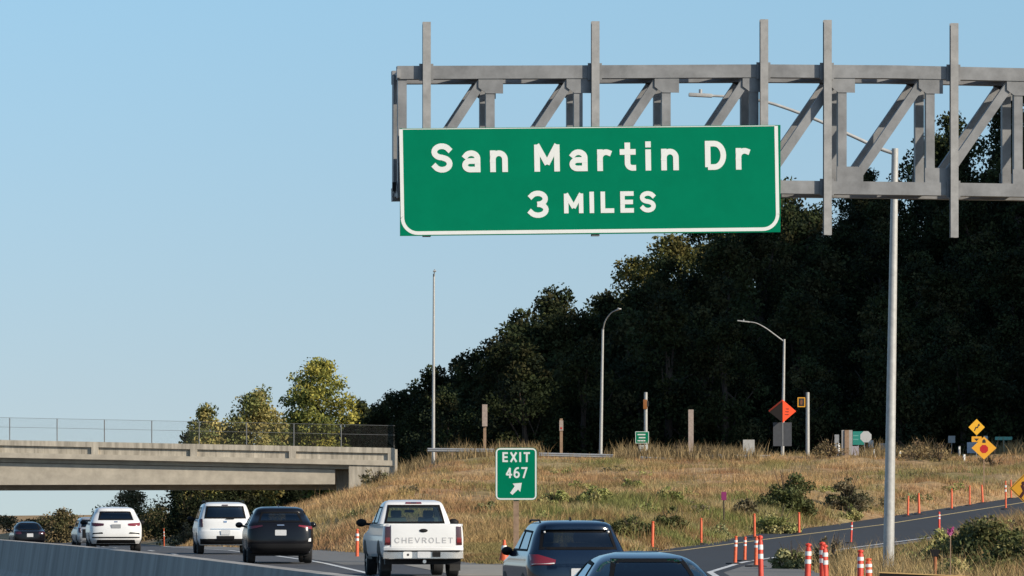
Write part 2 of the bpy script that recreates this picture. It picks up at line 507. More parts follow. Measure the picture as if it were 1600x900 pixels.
def ground(X, Y):
    X = np.asarray(X, float); Y = np.asarray(Y, float)
    zm = z0(Y)
    xm = np.where(Y < 143, 1.0, Xm(Y))
    xl, xr = Xl(Y), Xre(Y)
    # wedge between the freeway and the ramp
    d1 = np.maximum(X - xm, 0); d2 = np.maximum(xl - X, 0)
    side = zm + 0.315 * np.maximum(d1 - .3, 0)
    rs = zr(Y) + 0.20 * d2
    base = zm + PL(Y) - np.minimum(zm, 0) * sm(300, 400, Y)
    w = np.minimum(np.minimum(base, side), np.where(Y < 395, rs, 99))
    bumps = (fbm(X * .16, Y * .16) - .5) * 1.1 + (fbm(X * .7 + 3, Y * .7) - .5) * .35
    amp = np.clip(np.minimum(d1, np.where(Y < 395, d2, 9)) / 4, 0, 1)
    w = w + bumps * amp
    # right of the ramp
    d3 = np.maximum(X - xr, 0)
    rgt = zr(Y) - .06 + 0.22 * np.clip(d3 - 5.2, 0, 7) + 0.04 * np.clip(d3 - 12, 0, 200) + bumps * np.clip((d3 - 2) / 4, 0, 1) * .5
    z = np.where(X < xm, zm - .13, np.where((X < xl) & (Y > 143), w, np.where(X <= xr, zr(Y) - .13, rgt)))
    plate = np.minimum(side, 5.6 + bumps * .3)
    z = np.where((Y > 398) & (X > xm), np.where(Y > 398 + 0 * X, plate, z), z)
    # wooded hill beyond the cross street
    h = 5.6 + sm(432, 515, Y) * (CREST(X) - 5.6)
    hill = np.where(Y > 428, np.where(CREST(X) < 6, np.minimum(plate, np.maximum(CREST(X), zm)), h), -99)
    z = np.where((Y > 428) & (X > xm + 4), hill, z)
    # unseen high ground added out to the right, shaped to shade the wooded hill
    shade_ridge = 92.5 * sm(66, 160, X) * sm(322, 352, Y) * (1 - sm(900, 1400, Y))
    z = z + shade_ridge
    # low far hills on the left horizon
    z = z + 0 * sm(1400, 2200, Y) * np.clip(fbm(X * .006 + 5, Y * .002) * 1.6 - .25, 0, 1)
    return z
def gz(x, y): return float(ground(np.array([x]), np.array([y]))[0])
def ray_ground(px, py, y0=50, y1=480):
    """first ground point seen through photo pixel (px, py)"""
    Ys = np.arange(y0, y1, .25)
    Xs = (px - CX) * Ys / F
    Zs = EYE + (HY - py) * Ys / F
    hit = np.nonzero(ground(Xs, Ys) >= Zs)[0]
    i = hit[0] if len(hit) else len(Ys) - 1
    return Vector((Xs[i], Ys[i], gz(Xs[i], Ys[i])))

gx = np.concatenate([np.arange(-4000, -400, 200), np.arange(-400, -80, 20), np.arange(-80, -34, 2), np.arange(-34, 60, .5), np.arange(60, 90, 2), np.arange(90, 300, 10), np.arange(300, 4100, 200)])
gy = np.concatenate([np.arange(-600, -60, 60), np.arange(-60, 100, 4), np.arange(100, 260, .75), np.arange(260, 440, 1.5), np.arange(440, 640, 4), np.arange(640, 1200, 40), np.arange(1200, 3000, 100), np.arange(3000, 9001, 1000)])
GX, GY = np.meshgrid(gx, gy)
GZ = ground(GX, GY)
v = np.stack([GX.ravel(), GY.ravel(), GZ.ravel()], 1)
nx, ny = len(gx), len(gy)
ii = (np.arange(ny - 1)[:, None] * nx + np.arange(nx - 1)[None, :]).ravel()
f = np.stack([ii, ii + 1, ii + nx + 1, ii + nx], 1)
def veg_colour(X, Y):
    """straw, bare soil and green patches of the roadside: returns (N,3) base colours and the green share"""
    n1 = fbm(X * .11 + 11, Y * .05 + 4); n2 = fbm(X * .45 + 2, Y * .3 + 8)
    g = sm(.50, .66, n1 * .65 + n2 * .35)
    # greener strip across the middle of the wedge, along the ramp and on the near right verge
    mid = np.exp(-((Y - 215) / 24.0) ** 2) * sm(-3, 3, X) * .8
    edge = np.exp(-((Xl(Y) - X - 1.5) / 2.2) ** 2) * (X < Xl(Y)) * (Y < 262) * .8
    near = ((X > Xre(Y)) & (Y < 230)) * .55
    lft = sm(2, -8, X) * .35
    g = np.clip(g * .95 + mid * (.4 + n2) + edge * (.3 + n2) + near * (.4 + n2 * .8) - lft, 0, 1)
    straw = np.array([.49, .315, .145]); soil = np.array([.29, .175, .095]); green = np.array([.175, .185, .060])
    n3 = fbm(X * .2 + 20, Y * .1 + 1)[:, None]
    dry = straw * (1 - n3) * 1.15 + soil * n3
    c = dry * (1 - g[:, None]) + green * g[:, None]
    # small scale patches: rust brown, olive and bleached tufts
    m1 = sm(.50, .64, fbm(X * .55 + 31, Y * .22 + 5))[:, None] * .7
    m2 = sm(.52, .66, fbm(X * .8 + 13, Y * .35 + 17))[:, None] * .7
    m3 = sm(.56, .70, fbm(X * .38 + 3, Y * .15 + 27))[:, None] * .5
    c = c * (1 - m1) + np.array([.27, .145, .075]) * m1
    c = c * (1 - m2) + np.array([.19, .17, .065]) * m2
    c = c * (1 - m3) + np.array([.47, .36, .20]) * m3
    return c, g
vc, _ = veg_colour(v[:, 0], v[:, 1])
soilm = np.array([.33, .22, .125])
vc = vc * .55 + soilm * .45
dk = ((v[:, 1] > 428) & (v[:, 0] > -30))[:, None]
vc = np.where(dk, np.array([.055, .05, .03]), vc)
M_SOIL = bpy.data.materials.new('dry_soil'); M_SOIL.use_nodes = True
nt = M_SOIL.node_tree; b = nt.nodes['Principled BSDF']
at_ = nt.nodes.new('ShaderNodeAttribute'); at_.attribute_name = 'col'
nz = nt.nodes.new('ShaderNodeTexNoise'); nz.inputs['Scale'].default_value = 2.2; nz.inputs['Detail'].default_value = 10
tc = nt.nodes.new('ShaderNodeTexCoord'); nt.links.new(tc.outputs['Object'], nz.inputs['Vector'])
mr = nt.nodes.new('ShaderNodeMapRange'); mr.inputs[1].default_value = .3; mr.inputs[2].default_value = .7; mr.inputs[3].default_value = .6; mr.inputs[4].default_value = 1.25
nt.links.new(nz.outputs['Fac'], mr.inputs[0])
mm = nt.nodes.new('ShaderNodeMix'); mm.data_type = 'RGBA'; mm.blend_type = 'MULTIPLY'; mm.inputs[0].default_value = 1
nt.links.new(at_.outputs['Color'], mm.inputs[6]); nt.links.new(mr.outputs[0], mm.inputs[7])
nt.links.new(mm.outputs[2], b.inputs['Base Color']); b.inputs['Roughness'].default_value = .95; b.inputs['Specular IOR Level'].default_value = .1
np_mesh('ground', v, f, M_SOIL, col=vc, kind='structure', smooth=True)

# ------------------------------------------------------------------ roads
def strip(name, m, Ys, left, right, zf, dz, nlat=2, parent=None):
    Ys = np.asarray(Ys, float)
    L = left(Ys); Rr = right(Ys)
    t = np.linspace(0, 1, nlat)
    X = L[:, None] * (1 - t) + Rr[:, None] * t
    Y = np.repeat(Ys[:, None], nlat, 1)
    Z = np.repeat((zf(Ys) + dz)[:, None], nlat, 1)
    v = np.stack([X.ravel(), Y.ravel(), Z.ravel()], 1)
    i = (np.arange(len(Ys) - 1)[:, None] * nlat + np.arange(nlat - 1)[None, :]).ravel()
    f = np.stack([i, i + 1, i + nlat + 1, i + nlat], 1)
    return np_mesh(name, v, f, m, kind='structure')
EL = ip((0, 8), (100, -.3), (129, -3.5), (169, -7.9), (226, -14.9), (300, -22.5), (400, -30), (700, -60))
YM = np.concatenate([np.arange(-60, 143.01, 3.5), np.arange(143.1, 400, 3), np.arange(400, 1300, 25)])
strip('freeway', M_ASPH, YM, lambda Y: -40 + 0 * Y - np.maximum(Y - 200, 0) * .25, lambda Y: np.where(Y < 143.05, 1.0, Xm(Y) + .25), z0, 0.0)
YR = np.concatenate([np.arange(-60, 150, 3), np.arange(150, 430, 2)])
strip('exit_ramp', M_ASPH2, YR, lambda Y: np.where(Y < 143.05, 1.0, Xl(Y)), lambda Y: Xw(Y) + .35, zr, 0.004)
strip('ramp_shoulder', M_SHOUL, YR, lambda Y: Xw(Y) + .35, lambda Y: Xre(Y) + .1, zr, 0.001)
strip('freeway_shoulder', M_SHOUL, np.arange(143.1, 400, 3), lambda Y: EL(Y) + .35, lambda Y: Xm(Y) + .27, z0, 0.006)
strip('gore_pavement', mat('gore_concrete', (.30, .275, .23), rough=.9, noise_amt=.35, nscale=2), np.arange(127, 143.2, 2), lambda Y: EL(Y) + 2.0 + 0 * Y, lambda Y: 0.9 + 0 * Y, z0, 0.009)
# gore nose, paved
strip('gore_pavement', M_SHOUL, np.arange(143.1, 153, 1), lambda Y: Xm(Y) + .2, lambda Y: Xl(Y) + .05, z0, 0.012)
def line(name, m, Ys, xc, w, zf, dz): return strip(name, m, Ys, lambda Y: xc(Y) - w / 2, lambda Y: xc(Y) + w / 2, zf, dz)
line('ramp_edge_line_yellow', M_PAINTY, np.arange(146, 430, 2), lambda Y: Xy(Y), .17, zr, .010)
line('ramp_edge_line_white', M_PAINT, np.arange(-40, 430, 2), lambda Y: Xw(Y), .17, zr, .010)
line('freeway_edge_line', M_PAINT, np.arange(100, 420, 3), EL, .17, z0, .008)
for k in range(16):
    y = 128 + 14.6 * k
    line('lane_dash', M_PAINT, np.arange(y, y + 3.8, 1.2), lambda Y: EL(Y) - 3.0 - .0 * Y, .15, z0, .008)

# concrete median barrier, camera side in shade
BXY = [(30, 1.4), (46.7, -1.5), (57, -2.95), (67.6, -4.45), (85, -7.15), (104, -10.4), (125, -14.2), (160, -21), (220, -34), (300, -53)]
bx = ip(*BXY)
def barrier():
    prof = [(-.32, -.8), (-.32, .08), (-.19, .33), (-.105, .90), (.105, .90), (.19, .33), (.32, .08), (.32, -.8)]
    vs, fs = [], []
    Ys = np.arange(30, 300, 2.0)
    for Y in Ys:
        zz = 0.0 if Y < 190 else float(z0(Y))
        for a, h in prof: vs.append((float(bx(Y)) + a, Y, zz + h))
    n = len(prof)
    for i in range(len(Ys) - 1):
        for k in range(n):
            fs.append((i * n + k, i * n + (k + 1) % n, (i + 1) * n + (k + 1) % n, (i + 1) * n + k))
    fs += [tuple(range(n)), tuple(range((len(Ys) - 1) * n, len(Ys) * n))[::-1]]
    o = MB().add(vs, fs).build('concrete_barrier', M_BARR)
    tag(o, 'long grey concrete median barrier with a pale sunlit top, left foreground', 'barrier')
barrier()

# ------------------------------------------------------------------ overpass
BY = 400.0
def bridge():
    t = thing('overpass', 'pale concrete road bridge with panelled parapet crossing the freeway', 'bridge', (-26, BY, -1.5))
    ox, oz = -26, -1.5
    xr = (617 - CX) * BY / F; xl = -75.0
    top = lambda x: 1.5 + (797 - 700) / 20.0 + (xr - x) * .0205     # top of parapet
    # parapet cap beam, ledge and recessed panels
    cap = MB(); pan = MB(); led = MB(); pil = MB(); web = MB(); gird = MB()
    segs = []
    X = xr
    x = xr
    w = 7.72
    k = 0
    while x > xl:
        a, b_ = x - w, x
        zt0, zt1 = top(a), top(b_)
        def slab(mb, y0, y1, za, zb, xa=a, xb=b_):
            # za, zb are depths under the parapet top
            vs = []
            for xx in (xa, xb):
                T = top(xx)
                for yy in (y0, y1):
                    for dd in (zb, za): vs.append((xx - ox, yy, T - dd - oz))
            mb.add(vs, [(0, 1, 3, 2), (4, 6, 7, 5), (0, 4, 5, 1), (2, 3, 7, 6), (0, 2, 6, 4), (1, 5, 7, 3)])
        slab(cap, -.05, .30, 0, .42)                               # cap beam
        slab(pan, .16, .25, .42, .98)                              # recessed panel
        pil = MB(); slab(pil, -.047, .25, .42, .98, b_ - .55, b_); pil.build('pilaster', M_CONC, t)
        slab(led, -.12, .30, .98, 1.38)                            # ledge
        x -= w
        k += 1
    # deck overhang: soffit recedes to the girder
    xg = (523 - CX) * BY / F
    def lng(mb, y0, y1, zt, zb, xa, xb):
        vs = []
        for xx in (xa, xb):
            for yy in (y0, y1):
                for q in (zb(xx), zt(xx)): vs.append((xx - ox, yy, q - oz))
        mb.add(vs, [(0, 1, 3, 2), (4, 6, 7, 5), (0, 4, 5, 1), (2, 3, 7, 6), (0, 2, 6, 4), (1, 5, 7, 3)])
    xab = (545 - CX) * BY / F
    lng(web, .9, 8.6, lambda q: top(q) - 1.37, lambda q: top(q) - 1.75, xl, xab + .6)        # deck slab
    lng(gird, .62, 1.35, lambda q: top(q) - 1.78, lambda q: 3.40 + .12 * (q - xl) / 60, xl, xg)   # outer girder
    lng(gird, 4.0, 4.8, lambda q: top(q) - 1.78, lambda q: 2.97 + .12 * (q - xl) / 60, xl, xg)
    lng(gird, 7.4, 8.2, lambda q: top(q) - 1.78, lambda q: 3.40 + .12 * (q - xl) / 60, xl, xg)
    lng(web, .70, .9, lambda q: top(q) - 1.385, lambda q: top(q) - 1.72, xl, xab + .6)
    cap.build('parapet_cap', M_CONC, t); pan.build('parapet_panel', M_CONC, t); led.build('ledge', M_CONC2, t); web.build('deck', M_CONC2, t); gird.build('girder', M_CONC2, t)
    ab = MB()
    lng(ab, .02, 9, lambda q: top(q) - 1.39, lambda q: -1.5, xab, xr)                       # wing wall
    lng(ab, 2.2, 9, lambda q: top(q) - 1.8, lambda q: -1.5, xg + .03, xab)                   # bearing seat wall, set back
    ab.build('abutment', M_CONC, t)
    # far parapet
    fp = MB()
    lng(fp, 8.65, 8.9, lambda q: top(q), lambda q: top(q) - 1.5, xl, xr)
    fp.build('far_parapet', M_CONC2, t)
    # column in the median
    MB().tube([(-46 - ox, 4.4, -2.5 - oz), (-46 - ox, 4.4, 3.5 - oz)], .6, 16).build('column', M_CONC2, t, smooth=True)
    # chain link fence standing on the parapet
    f = thing('chain_link_fence', 'tall thin chain link fence with grey posts along the bridge parapet', 'fence', (-26, BY + .12, 5.0))
    px = [15 + 74.0 * i for i in range(-2, 9)]
    h = 1.75
    pm = []
    for p in px:
        x = (p - CX) * BY / F
        if x > xr - 1.2: continue
        q = MB().tube([(x + 26, 0, top(x) - 5.0), (x + 26, 0, top(x) - 5.0 + h)], .042, 6)
        q.build('fence_post', M_FENCE, f)
    rail = MB(); net = MB()
    for dh in (h, h * .58):
        rail.bar((xl + 26, 0, top(xl) - 5 + dh), (xr + 26, 0, top(xr) - 5 + dh), .026, .026)
    rail.build('rail', M_FENCE, f)
    n = int((xr - (-46)) / .13)
    for i in range(n + 16):
        x = -46 + i * .13
        for sg in (-1, 1):
            xa, xb = x, x + sg * h
            za, zb = 0.0, h
            xa = min(xa, xr); 
            if xb > xr: zb = h * (xr - x) / max(xb - x, 1e-6); xb = xr
            if zb <= 0.05: continue
            net.bar((xa + 26, sg * .006, top(xa) - 5 + za), (xb + 26, sg * .006, top(xb) - 5 + zb), .005, .005)
    net.build('chain_link', M_NET, f)
bridge()
# ------------------------------------------------------------------ overhead sign gantry
GY0 = 72.7
GA = R(6.5)
gc, gs = math.cos(GA), math.sin(GA)
GX0 = (923 - CX) * GY0 / F
UB = 12.5                           # the column stands this far right of the sign's middle, out of the picture
gbx, gby = GX0 + UB * gc, GY0 + UB * gs
gbz = gz(gbx, gby)
def gp(x, y, dep=0.0):
    """photo pixel -> local (u, z) on the truss plane set back by dep"""
    k = (x - CX) / F
    ax = GX0 - gs * dep; ay = GY0 + gc * dep
    u = (k * ay - ax) / (gc - gs * k)
    Y = ay + u * gs
    return u - UB, EYE + (HY - y) * Y / F - gbz
def gantry():
    t = thing('sign_gantry', 'grey steel box truss gantry reaching over the road from the right, carrying the green sign', 'gantry', (gbx, gby, gbz), GA)
    ul = gp(622, 0)[0]
    zt = lambda x: gp(x, np.interp(x, [620, 900, 1190, 1400, 1600, 2400], [114, 113, 111.5, 113, 117.5, 136]))[1]
    zb = lambda x: gp(x, np.interp(x, [620, 1215, 1600, 2400], [299, 292, 298, 318]))[1]
    CH = .185; D = .80
    nodes = [628 + 137.4 * k for k in range(0, 13)]
    for dep in (0, D):
        for fn, nm in ((zt, 'top_chord'), (zb, 'bottom_chord')):
            mb = MB()
            xs = [620, 900, 1190, 1400, 1600, 2300]
            for a, b in zip(xs[:-1], xs[1:]):
                mb.bar((gp(a, 0)[0], dep, fn(a)), (gp(b, 0)[0], dep, fn(b)), CH, CH)
            mb.build(nm, M_GALV, t)
    for k, x in enumerate(nodes):
        u = gp(x, 0)[0]
        for dep in (0, D):
            MB().bar((u, dep, zb(x) + CH / 2), (u, dep, zt(x) - CH / 2), .125, .125).build('vertical', M_GALV, t)
            sgn = -1 if dep == 0 else 1
            if k < len(nodes) - 1:
                x2 = nodes[k + 1]; u2 = gp(x2, 0)[0]
                MB().bar((u + .19, dep, zb(x) + .12), (u2 - .12, dep, zt(x2) - .14), .125, .11).build('diagonal', M_GALV, t)
            if k == 0: continue
            # gusset plates, a few millimetres proud of the chord
            yy = dep + sgn * (.125 / 2 + .009)
            gt = MB().prism([(u - .17, zt(x) - .085), (u + .18, zt(x) - .085), (u + .18, zt(x) - .30), (u - .06, zt(x) - .30), (u - .17, zt(x) - .22)], t=.012, c=(0, yy, 0))
            gt.build('gusset', M_GALV, t)
            gb = MB().prism([(u - .08, zb(x) + .085), (u + .30, zb(x) + .085), (u + .30, zb(x) + .20), (u + .22, zb(x) + .30), (u - .08, zb(x) + .30)], t=.012, c=(0, yy, 0))
            gb.build('gusset', M_GALV, t)
        # struts joining the two trusses
        MB().bar((u, CH / 2, zt(x)), (u, D - CH / 2, zt(x)), .09, .09).build('strut', M_GALV, t)
        MB().bar((u, CH / 2, zb(x)), (u, D - CH / 2, zb(x)), .09, .09).build('strut', M_GALV, t)
        if k < len(nodes) - 1:
            x2 = nodes[k + 1]; u2 = gp(x2, 0)[0]
            MB().bar((u + .1, .1, zt(x)), (u2 - .1, D - .1, zt(x2)), .07, .07).build('brace', M_GALV, t)
            MB().bar((u + .1, .1, zb(x)), (u2 - .1, D - .1, zb(x2)), .07, .07).build('brace', M_GALV, t)
    # mounting posts (I beams) in front of the chords
    for x, yt, yb in ((665, 36, 371), (928, 35, 370), (1191, 32, 364), (1290, 33, 368), (1487.5, 38, 372)):
        u, z1 = gp(x, yt); z0_ = gp(x, yb)[1]
        mb = MB()
        y0 = -.13
        w = .112
        mb.box((u, y0 - .055, (z0_ + z1) / 2), (w, .010, z1 - z0_))
        mb.box((u, y0 + .028, (z0_ + z1) / 2), (w, .010, z1 - z0_))
        mb.box((u, y0 - .0135, (z0_ + z1) / 2), (.010, .073, z1 - z0_ - .004))
        p = mb.build('mounting_post', M_GALV_OLD, t)
        for zz in (zt(x), zb(x)):
            c = MB(); c.box((u - .075, -.10, zz), (.05, .02, .24)); c.box((u + .075, -.10, zz), (.05, .02, .24)); c.build('clamp', M_GALV, p)
    # left end: cap plates and a junction box on a short conduit
    MB().box((gp(621, 0)[0], D / 2, (zt(622) + zb(622)) / 2), (.05, .10, zt(622) - zb(622))).build('end_strut', M_GALV, t)
    MB().box((gp(618, 0)[0] - .02, .0, gp(618, 292)[1]), (.05, .10, .13)).build('junction_box', M_BLACKP, t)
    MB().box((gp(624, 0)[0] - .02, -.1, gp(624, 116)[1]), (.05, .05, .12)).build('end_plate', M_GALV_OLD, t)
    # lower brackets peeping out below the sign
    # column
    col = MB()
    for dep in (-.05, D + .05):
        col.tube([(0, dep, 0), (0, dep, zt(2000) + .3)], .2, 20)
    for zz in (2.0, 4.0): col.bar((0, 0, zz), (0, D, zz), .15, .15)
    col.build('column', M_GALV, t, smooth=True)
    MB().box((0, D / 2, .02), (1.2, 2.2, .3)).build('footing', M_CONC, t)
gantry()

def big_sign():
    c = [gp(626, 202.5), gp(1213, 197), gp(1215.5, 364), gp(623, 370)]
    t = thing('overhead_sign', 'big green overhead sign reading San Martin Dr 3 MILES', 'sign', (gbx + (-UB) * gc, gby + (-UB) * gs, 0), GA)
    L0, Rr0 = c[3][0] + UB, c[2][0] + UB
    tl = Vector((L0, c[0][1] + gbz)); tr = Vector((Rr0, c[1][1] + gbz)); bl = Vector((L0, c[3][1] + gbz)); br = Vector((Rr0, c[2][1] + gbz))
    y = -.205
    MB().prism([tuple(bl), tuple(br), tuple(tr), tuple(tl)], t=.035, c=(0, y, 0)).build('panel', M_GREEN, t)
    MB().prism([tuple(bl + Vector((.01, .01))), tuple(br + Vector((-.01, .01))), tuple(tr + Vector((-.01, -.01))), tuple(tl + Vector((.01, -.01)))], t=.006, c=(0, y + .0215, 0)).build('backing', M_ALU, t)
    tilt = math.atan2(tr.y - tl.y, tr.x - tl.x)
    W = (br - bl).length; Hh = (tl - bl).length
    ct, st = math.cos(tilt), math.sin(tilt)
    T2 = lambda a, b: (bl.x + a * ct - b * st, bl.y + a * st + b * ct)
    T = lambda a, yy, b: (*T2(a, b)[:1], yy, T2(a, b)[1])
    # border stripe with round lower corners
    yf = y - .0175
    rb = MB()
    m0, m1 = .012, .062
    def path(m, r):
        return [(m, Hh - .012)] + [(m, .23 + m)] + [(m + r + r * math.cos(R(a)), m + r + r * math.sin(R(a))) for a in range(180, 271, 10)] + [(W - m - r + r * math.cos(R(a)), m + r + r * math.sin(R(a))) for a in range(270, 361, 10)] + [(W - m, .23 + m), (W - m, Hh - .012)]
    po = path(m0, .24); pi = path(m1, .19)
    n = len(po)
    vs = [T(a, yf - .003, b) for a, b in po] + [T(a, yf - .003, b) for a, b in pi] + [T(a, yf + .002, b) for a, b in po] + [T(a, yf + .002, b) for a, b in pi]
    fs = []
    for i in range(n - 1): fs += [(i, i + 1, n + i + 1, n + i), (i, 2 * n + i, 2 * n + i + 1, i + 1), (n + i, n + i + 1, 3 * n + i + 1, 3 * n + i)]
    rb.add(vs, fs)
    rb.build('border', M_WHITE, t)
    MB().box(T(W / 2, yf - .0015, Hh - .012), (W - .1, .003, .010), ry=-tilt).build('top_border', M_WHITE, t)
    px = W / (1215 - 623)
    def lx(x): return (x - 623.5) * px
    def lz(yv, x): return (370 - (x - 623) * 6.3 / 592 - yv) * px
    lettering('San Martin Dr', lx(674), lz(272.8, 674), lx(1169) - lx(674), 45 * px, 8.7 * px, gap=.56, space=.52, y=yf - .004, t=.0065, T=T, m=M_WHITE, parent=t)
    lettering('3', lx(822), lz(342.5, 822), 32 * px, 42 * px, 8.2 * px, y=yf - .004, t=.0065, T=T, m=M_WHITE, parent=t)
    lettering('MILES', lx(878), lz(335.4, 878), 143 * px, 33 * px, 7.0 * px, gap=.44, y=yf - .004, t=.0065, T=T, m=M_WHITE, parent=t)
big_sign()

# ------------------------------------------------------------------ poles and roadside signs
def panel_sign(name, label, x0, y0, x1, y1, Y, mface, border=None, bt=.05, r=.04, cat='sign', post=None, postm=None, ybase=None, rz=0.0, group=None, thick=.02, pw=.09):
    """rectangular sign on its own post(s); returns thing, s (px per m), local origin is the post foot"""
    s = F / Y
    xc = (x0 + x1) / 2
    X = (xc - CX) / s
    zf = gz(X, Y) - .05 if ybase is None else EYE + (HY - ybase) / s
    t = thing(name, label, cat, (X, Y, zf), rz, group)
    hw, za, zb = (x1 - x0) / s / 2, EYE + (HY - y1) / s - zf, EYE + (HY - y0) / s - zf
    MB().prism(rrect(-hw, za, hw, zb, r), t=thick).build('panel', mface, t)
    if border is not None:
        mb = MB(); ring_strip(mb, rrect(-hw + .012, za + .012, hw - .012, zb - .012, r), rrect(-hw + bt, za + bt, hw - bt, zb - bt, max(r - bt, .008)), -thick / 2 - .003, .004)
        mb.build('border', border, t)
    if post is not None:
        for q in post:
            MB().box((q, thick / 2 + pw / 2 + .003, (zb - .03) / 2 - .15), (pw, pw, zb - .03 + .3)).build('post', postm or M_WOOD, t)
    return t, s, hw, za, zb

# gore exit number sign
t, s, hw, za, zb = panel_sign('exit_sign', 'green exit sign reading EXIT 467 with an upward right arrow, on a wooden post', 774, 699.5, 839, 781.5, 146.5, M_GREEN, M_WHITE, bt=.055, r=.13, post=[0], postm=M_WOOD, pw=.16, thick=.03)
yf = -.019
ox = 806.5
k = 1 / s
zz = lambda y: EYE + (HY - y) * k - t.location.z
lettering('EXIT', (785 - ox) * k, zz(722), 43 * k, 15.5 * k, 2.9 * k, gap=.5, y=yf, t=.004, m=M_WHITE, parent=t)
lettering('467', (790 - ox) * k, zz(747), 34 * k, 17 * k, 2.7 * k, gap=.35, y=yf, t=.004, m=M_WHITE, parent=t)
ar = [(-9.5, -7.2), (-5.8, -10.2), (3.0, -1.8), (6.4, -5.6), (8.8, 8.6), (-5.6, 7.4), (-2.2, 3.4)]
MB().prism([(a * k, zz(763) + b * k) for a, b in ar], t=.004, c=(0, yf, 0)).build('arrow', M_WHITE, t)

def lamp_pole(name, label, xb, yb, xt, yt, Y, arm, rb, rt, lum=None, m=M_POLE, box=True):
    """arm: list of photo pixels from the pole outwards, with the depth offset of each point"""
    s = F / Y
    X = (xb - CX) / s
    zf = EYE + (HY - yb) / s
    zg = gz(X, Y)
    zf = min(zf, zg)
    t = thing(name, label, 'street lamp', (X, Y, zf))
    top = EYE + (HY - yt) / s - zf
    dx = (xt - xb) / s
    n = 6
    MB().tube([(dx * i / n, 0, top * i / n) for i in range(n + 1)], [rb + (rt - rb) * i / n for i in range(n + 1)], 16).build('pole', m, t, smooth=True)
    if box:
        MB().box((0, 0, .06), (rb * 3.6, rb * 3.6, .05)).build('base_plate', M_GALV, t)
        MB().tube([(0, 0, -.5), (0, 0, .05)], rb * 2.4, 16).build('footing', M_CONC, t, smooth=True)
    pts = []
    for x, y, d in arm:
        Yd = Y + d
        p = at(x, y, Yd)
        pts.append((p.x - X, d, p.z - zf))
    if pts:
        # smooth the arm with a Catmull-Rom pass
        P = [Vector(p) for p in pts]; Q = []
        for i in range(len(P) - 1):
            p0, p1, p2, p3 = P[max(i - 1, 0)], P[i], P[i + 1], P[min(i + 2, len(P) - 1)]
            for j in range(6):
                u = j / 6
                Q.append(.5 * ((2 * p1) + (p2 - p0) * u + (2 * p0 - 5 * p1 + 4 * p2 - p3) * u * u + (3 * p1 - p0 - 3 * p2 + p3) * u ** 3))
        Q.append(P[-1])
        MB().tube(Q, [rt * .62 + (rt * .38 - rt * .62) * i / (len(Q) - 1) for i in range(len(Q))], 10).build('arm', m, t, smooth=True)
        e = Q[-1]; d = (Q[-1] - Q[-2]).normalized()
        L = lum or .6
        mb = MB()
        f_ = e + d * L
        side = Vector((-d.y, d.x, 0)).normalized() if abs(d.z) < .99 else Vector((0, 1, 0))
        mb.bar(tuple(e - d * .05), tuple(f_), .24, .09, up=(0, 0, 1)) if abs(d.z) < .9 else mb.box(tuple(e), (.3, .5, .12))
        l = mb.build('luminaire', m, t, bevel=.03)
        c = e + d * L * .45 + Vector((0, 0, .08))
        MB().tube([tuple(c - Vector((0, 0, .05))), tuple(c + Vector((0, 0, .07)))], .045, 8).build('photocell', M_ALU, l)
    return t
lamp_pole('street_lamp', 'tall galvanised street lamp close to the ramp, its long arm reaching left behind the gantry', 1388, 893, 1398.5, 232, 131, [(1398, 240, 0), (1372, 231, 0), (1335, 214, 0), (1268, 184, 0), (1200, 160, 0), (1150, 152, 0), (1110, 149.5, 0)], .145, .085, .56)
lamp_pole('street_lamp', 'tall bare street lamp seen end on, left of the exit number sign', 677, 698, 678, 428, 398, [(678, 432, 0), (678.5, 426, -.8), (679, 424, -2.0)], .135, .075, .7)
lamp_pole('street_lamp', 'grey street lamp on the hill road with a short arm bent to the upper right', 938.5, 710, 942, 514, 402, [(942, 516, 0), (946, 501, -.6), (955, 489, -1.2), (963, 485, -1.6)], .14, .085, .45)
lamp_pole('street_lamp', 'street lamp with its curved arm reaching left, above the orange diamond road work sign', 1222.5, 714, 1225.5, 530, 400, [(1225.5, 534, 0), (1212, 524, 0), (1197, 513, 0), (1182, 505, 0), (1170, 503, 0)], .14, .085, .9)

def post_px(name, label, x, y0, y1, wpx, Y, m, cat='post', x1=None, group=None, round_=True):
    s = F / Y
    X = (x - CX) / s
    zf = min(EYE + (HY - y1) / s, gz(X, Y))
    h = EYE + (HY - y0) / s - zf
    t = thing(name, label, cat, (X, Y, zf), 0, group)
    dx = ((x1 if x1 is not None else x) - x) / s
    r = wpx / s / 2
    mb = MB()
    if round_: mb.tube([(0, 0, -.4), (dx * .5, 0, h * .5), (dx, 0, h)], [r, r * .95, r * .9], 10)
    else: mb.bar((0, 0, -.4), (dx, 0, h), 2 * r, 2 * r)
    mb.build('post', m, t, smooth=round_)
    return t, s, h, zf
# edge on signs and poles along the top of the bank
t, s, h, zf = post_px('sign_post', 'brown wooden post with a long pale panel, left of the exit number sign', 757.5, 634, 700, 4.5, 398, M_WOOD, round_=False)
MB().box((.0, -.2, h - .75), (.40, .16, 1.7)).build('panel', M_PINKW, t)
t, s, h, zf = post_px('sign_post', 'short brown wooden post right of the exit number sign', 877, 654, 708, 4.5, 398, M_WOOD, round_=False)
MB().box((.0, -.14, h - .55), (.30, .05, .8)).build('panel', M_PINKW, t)
MB().box((0, -.175, h - .75), (.13, .02, .13)).build('reflector', M_STOPRED, t)
t, s, h, zf = post_px('signal_pole', 'pale pole with an amber signal housing, behind the little green sign', 1009, 613, 706, 6, 404, M_POLE, cat='pole')
MB().box((-.05, -.24, h - .95), (.32, .22, .75)).build('signal_housing', mat('dark_amber', (.25, .09, .02), rough=.5), t, bevel=.03)
MB().box((.16, -.2, h - .9), (.16, .3, .42)).build('signal_visor', M_SYMBOL, t)
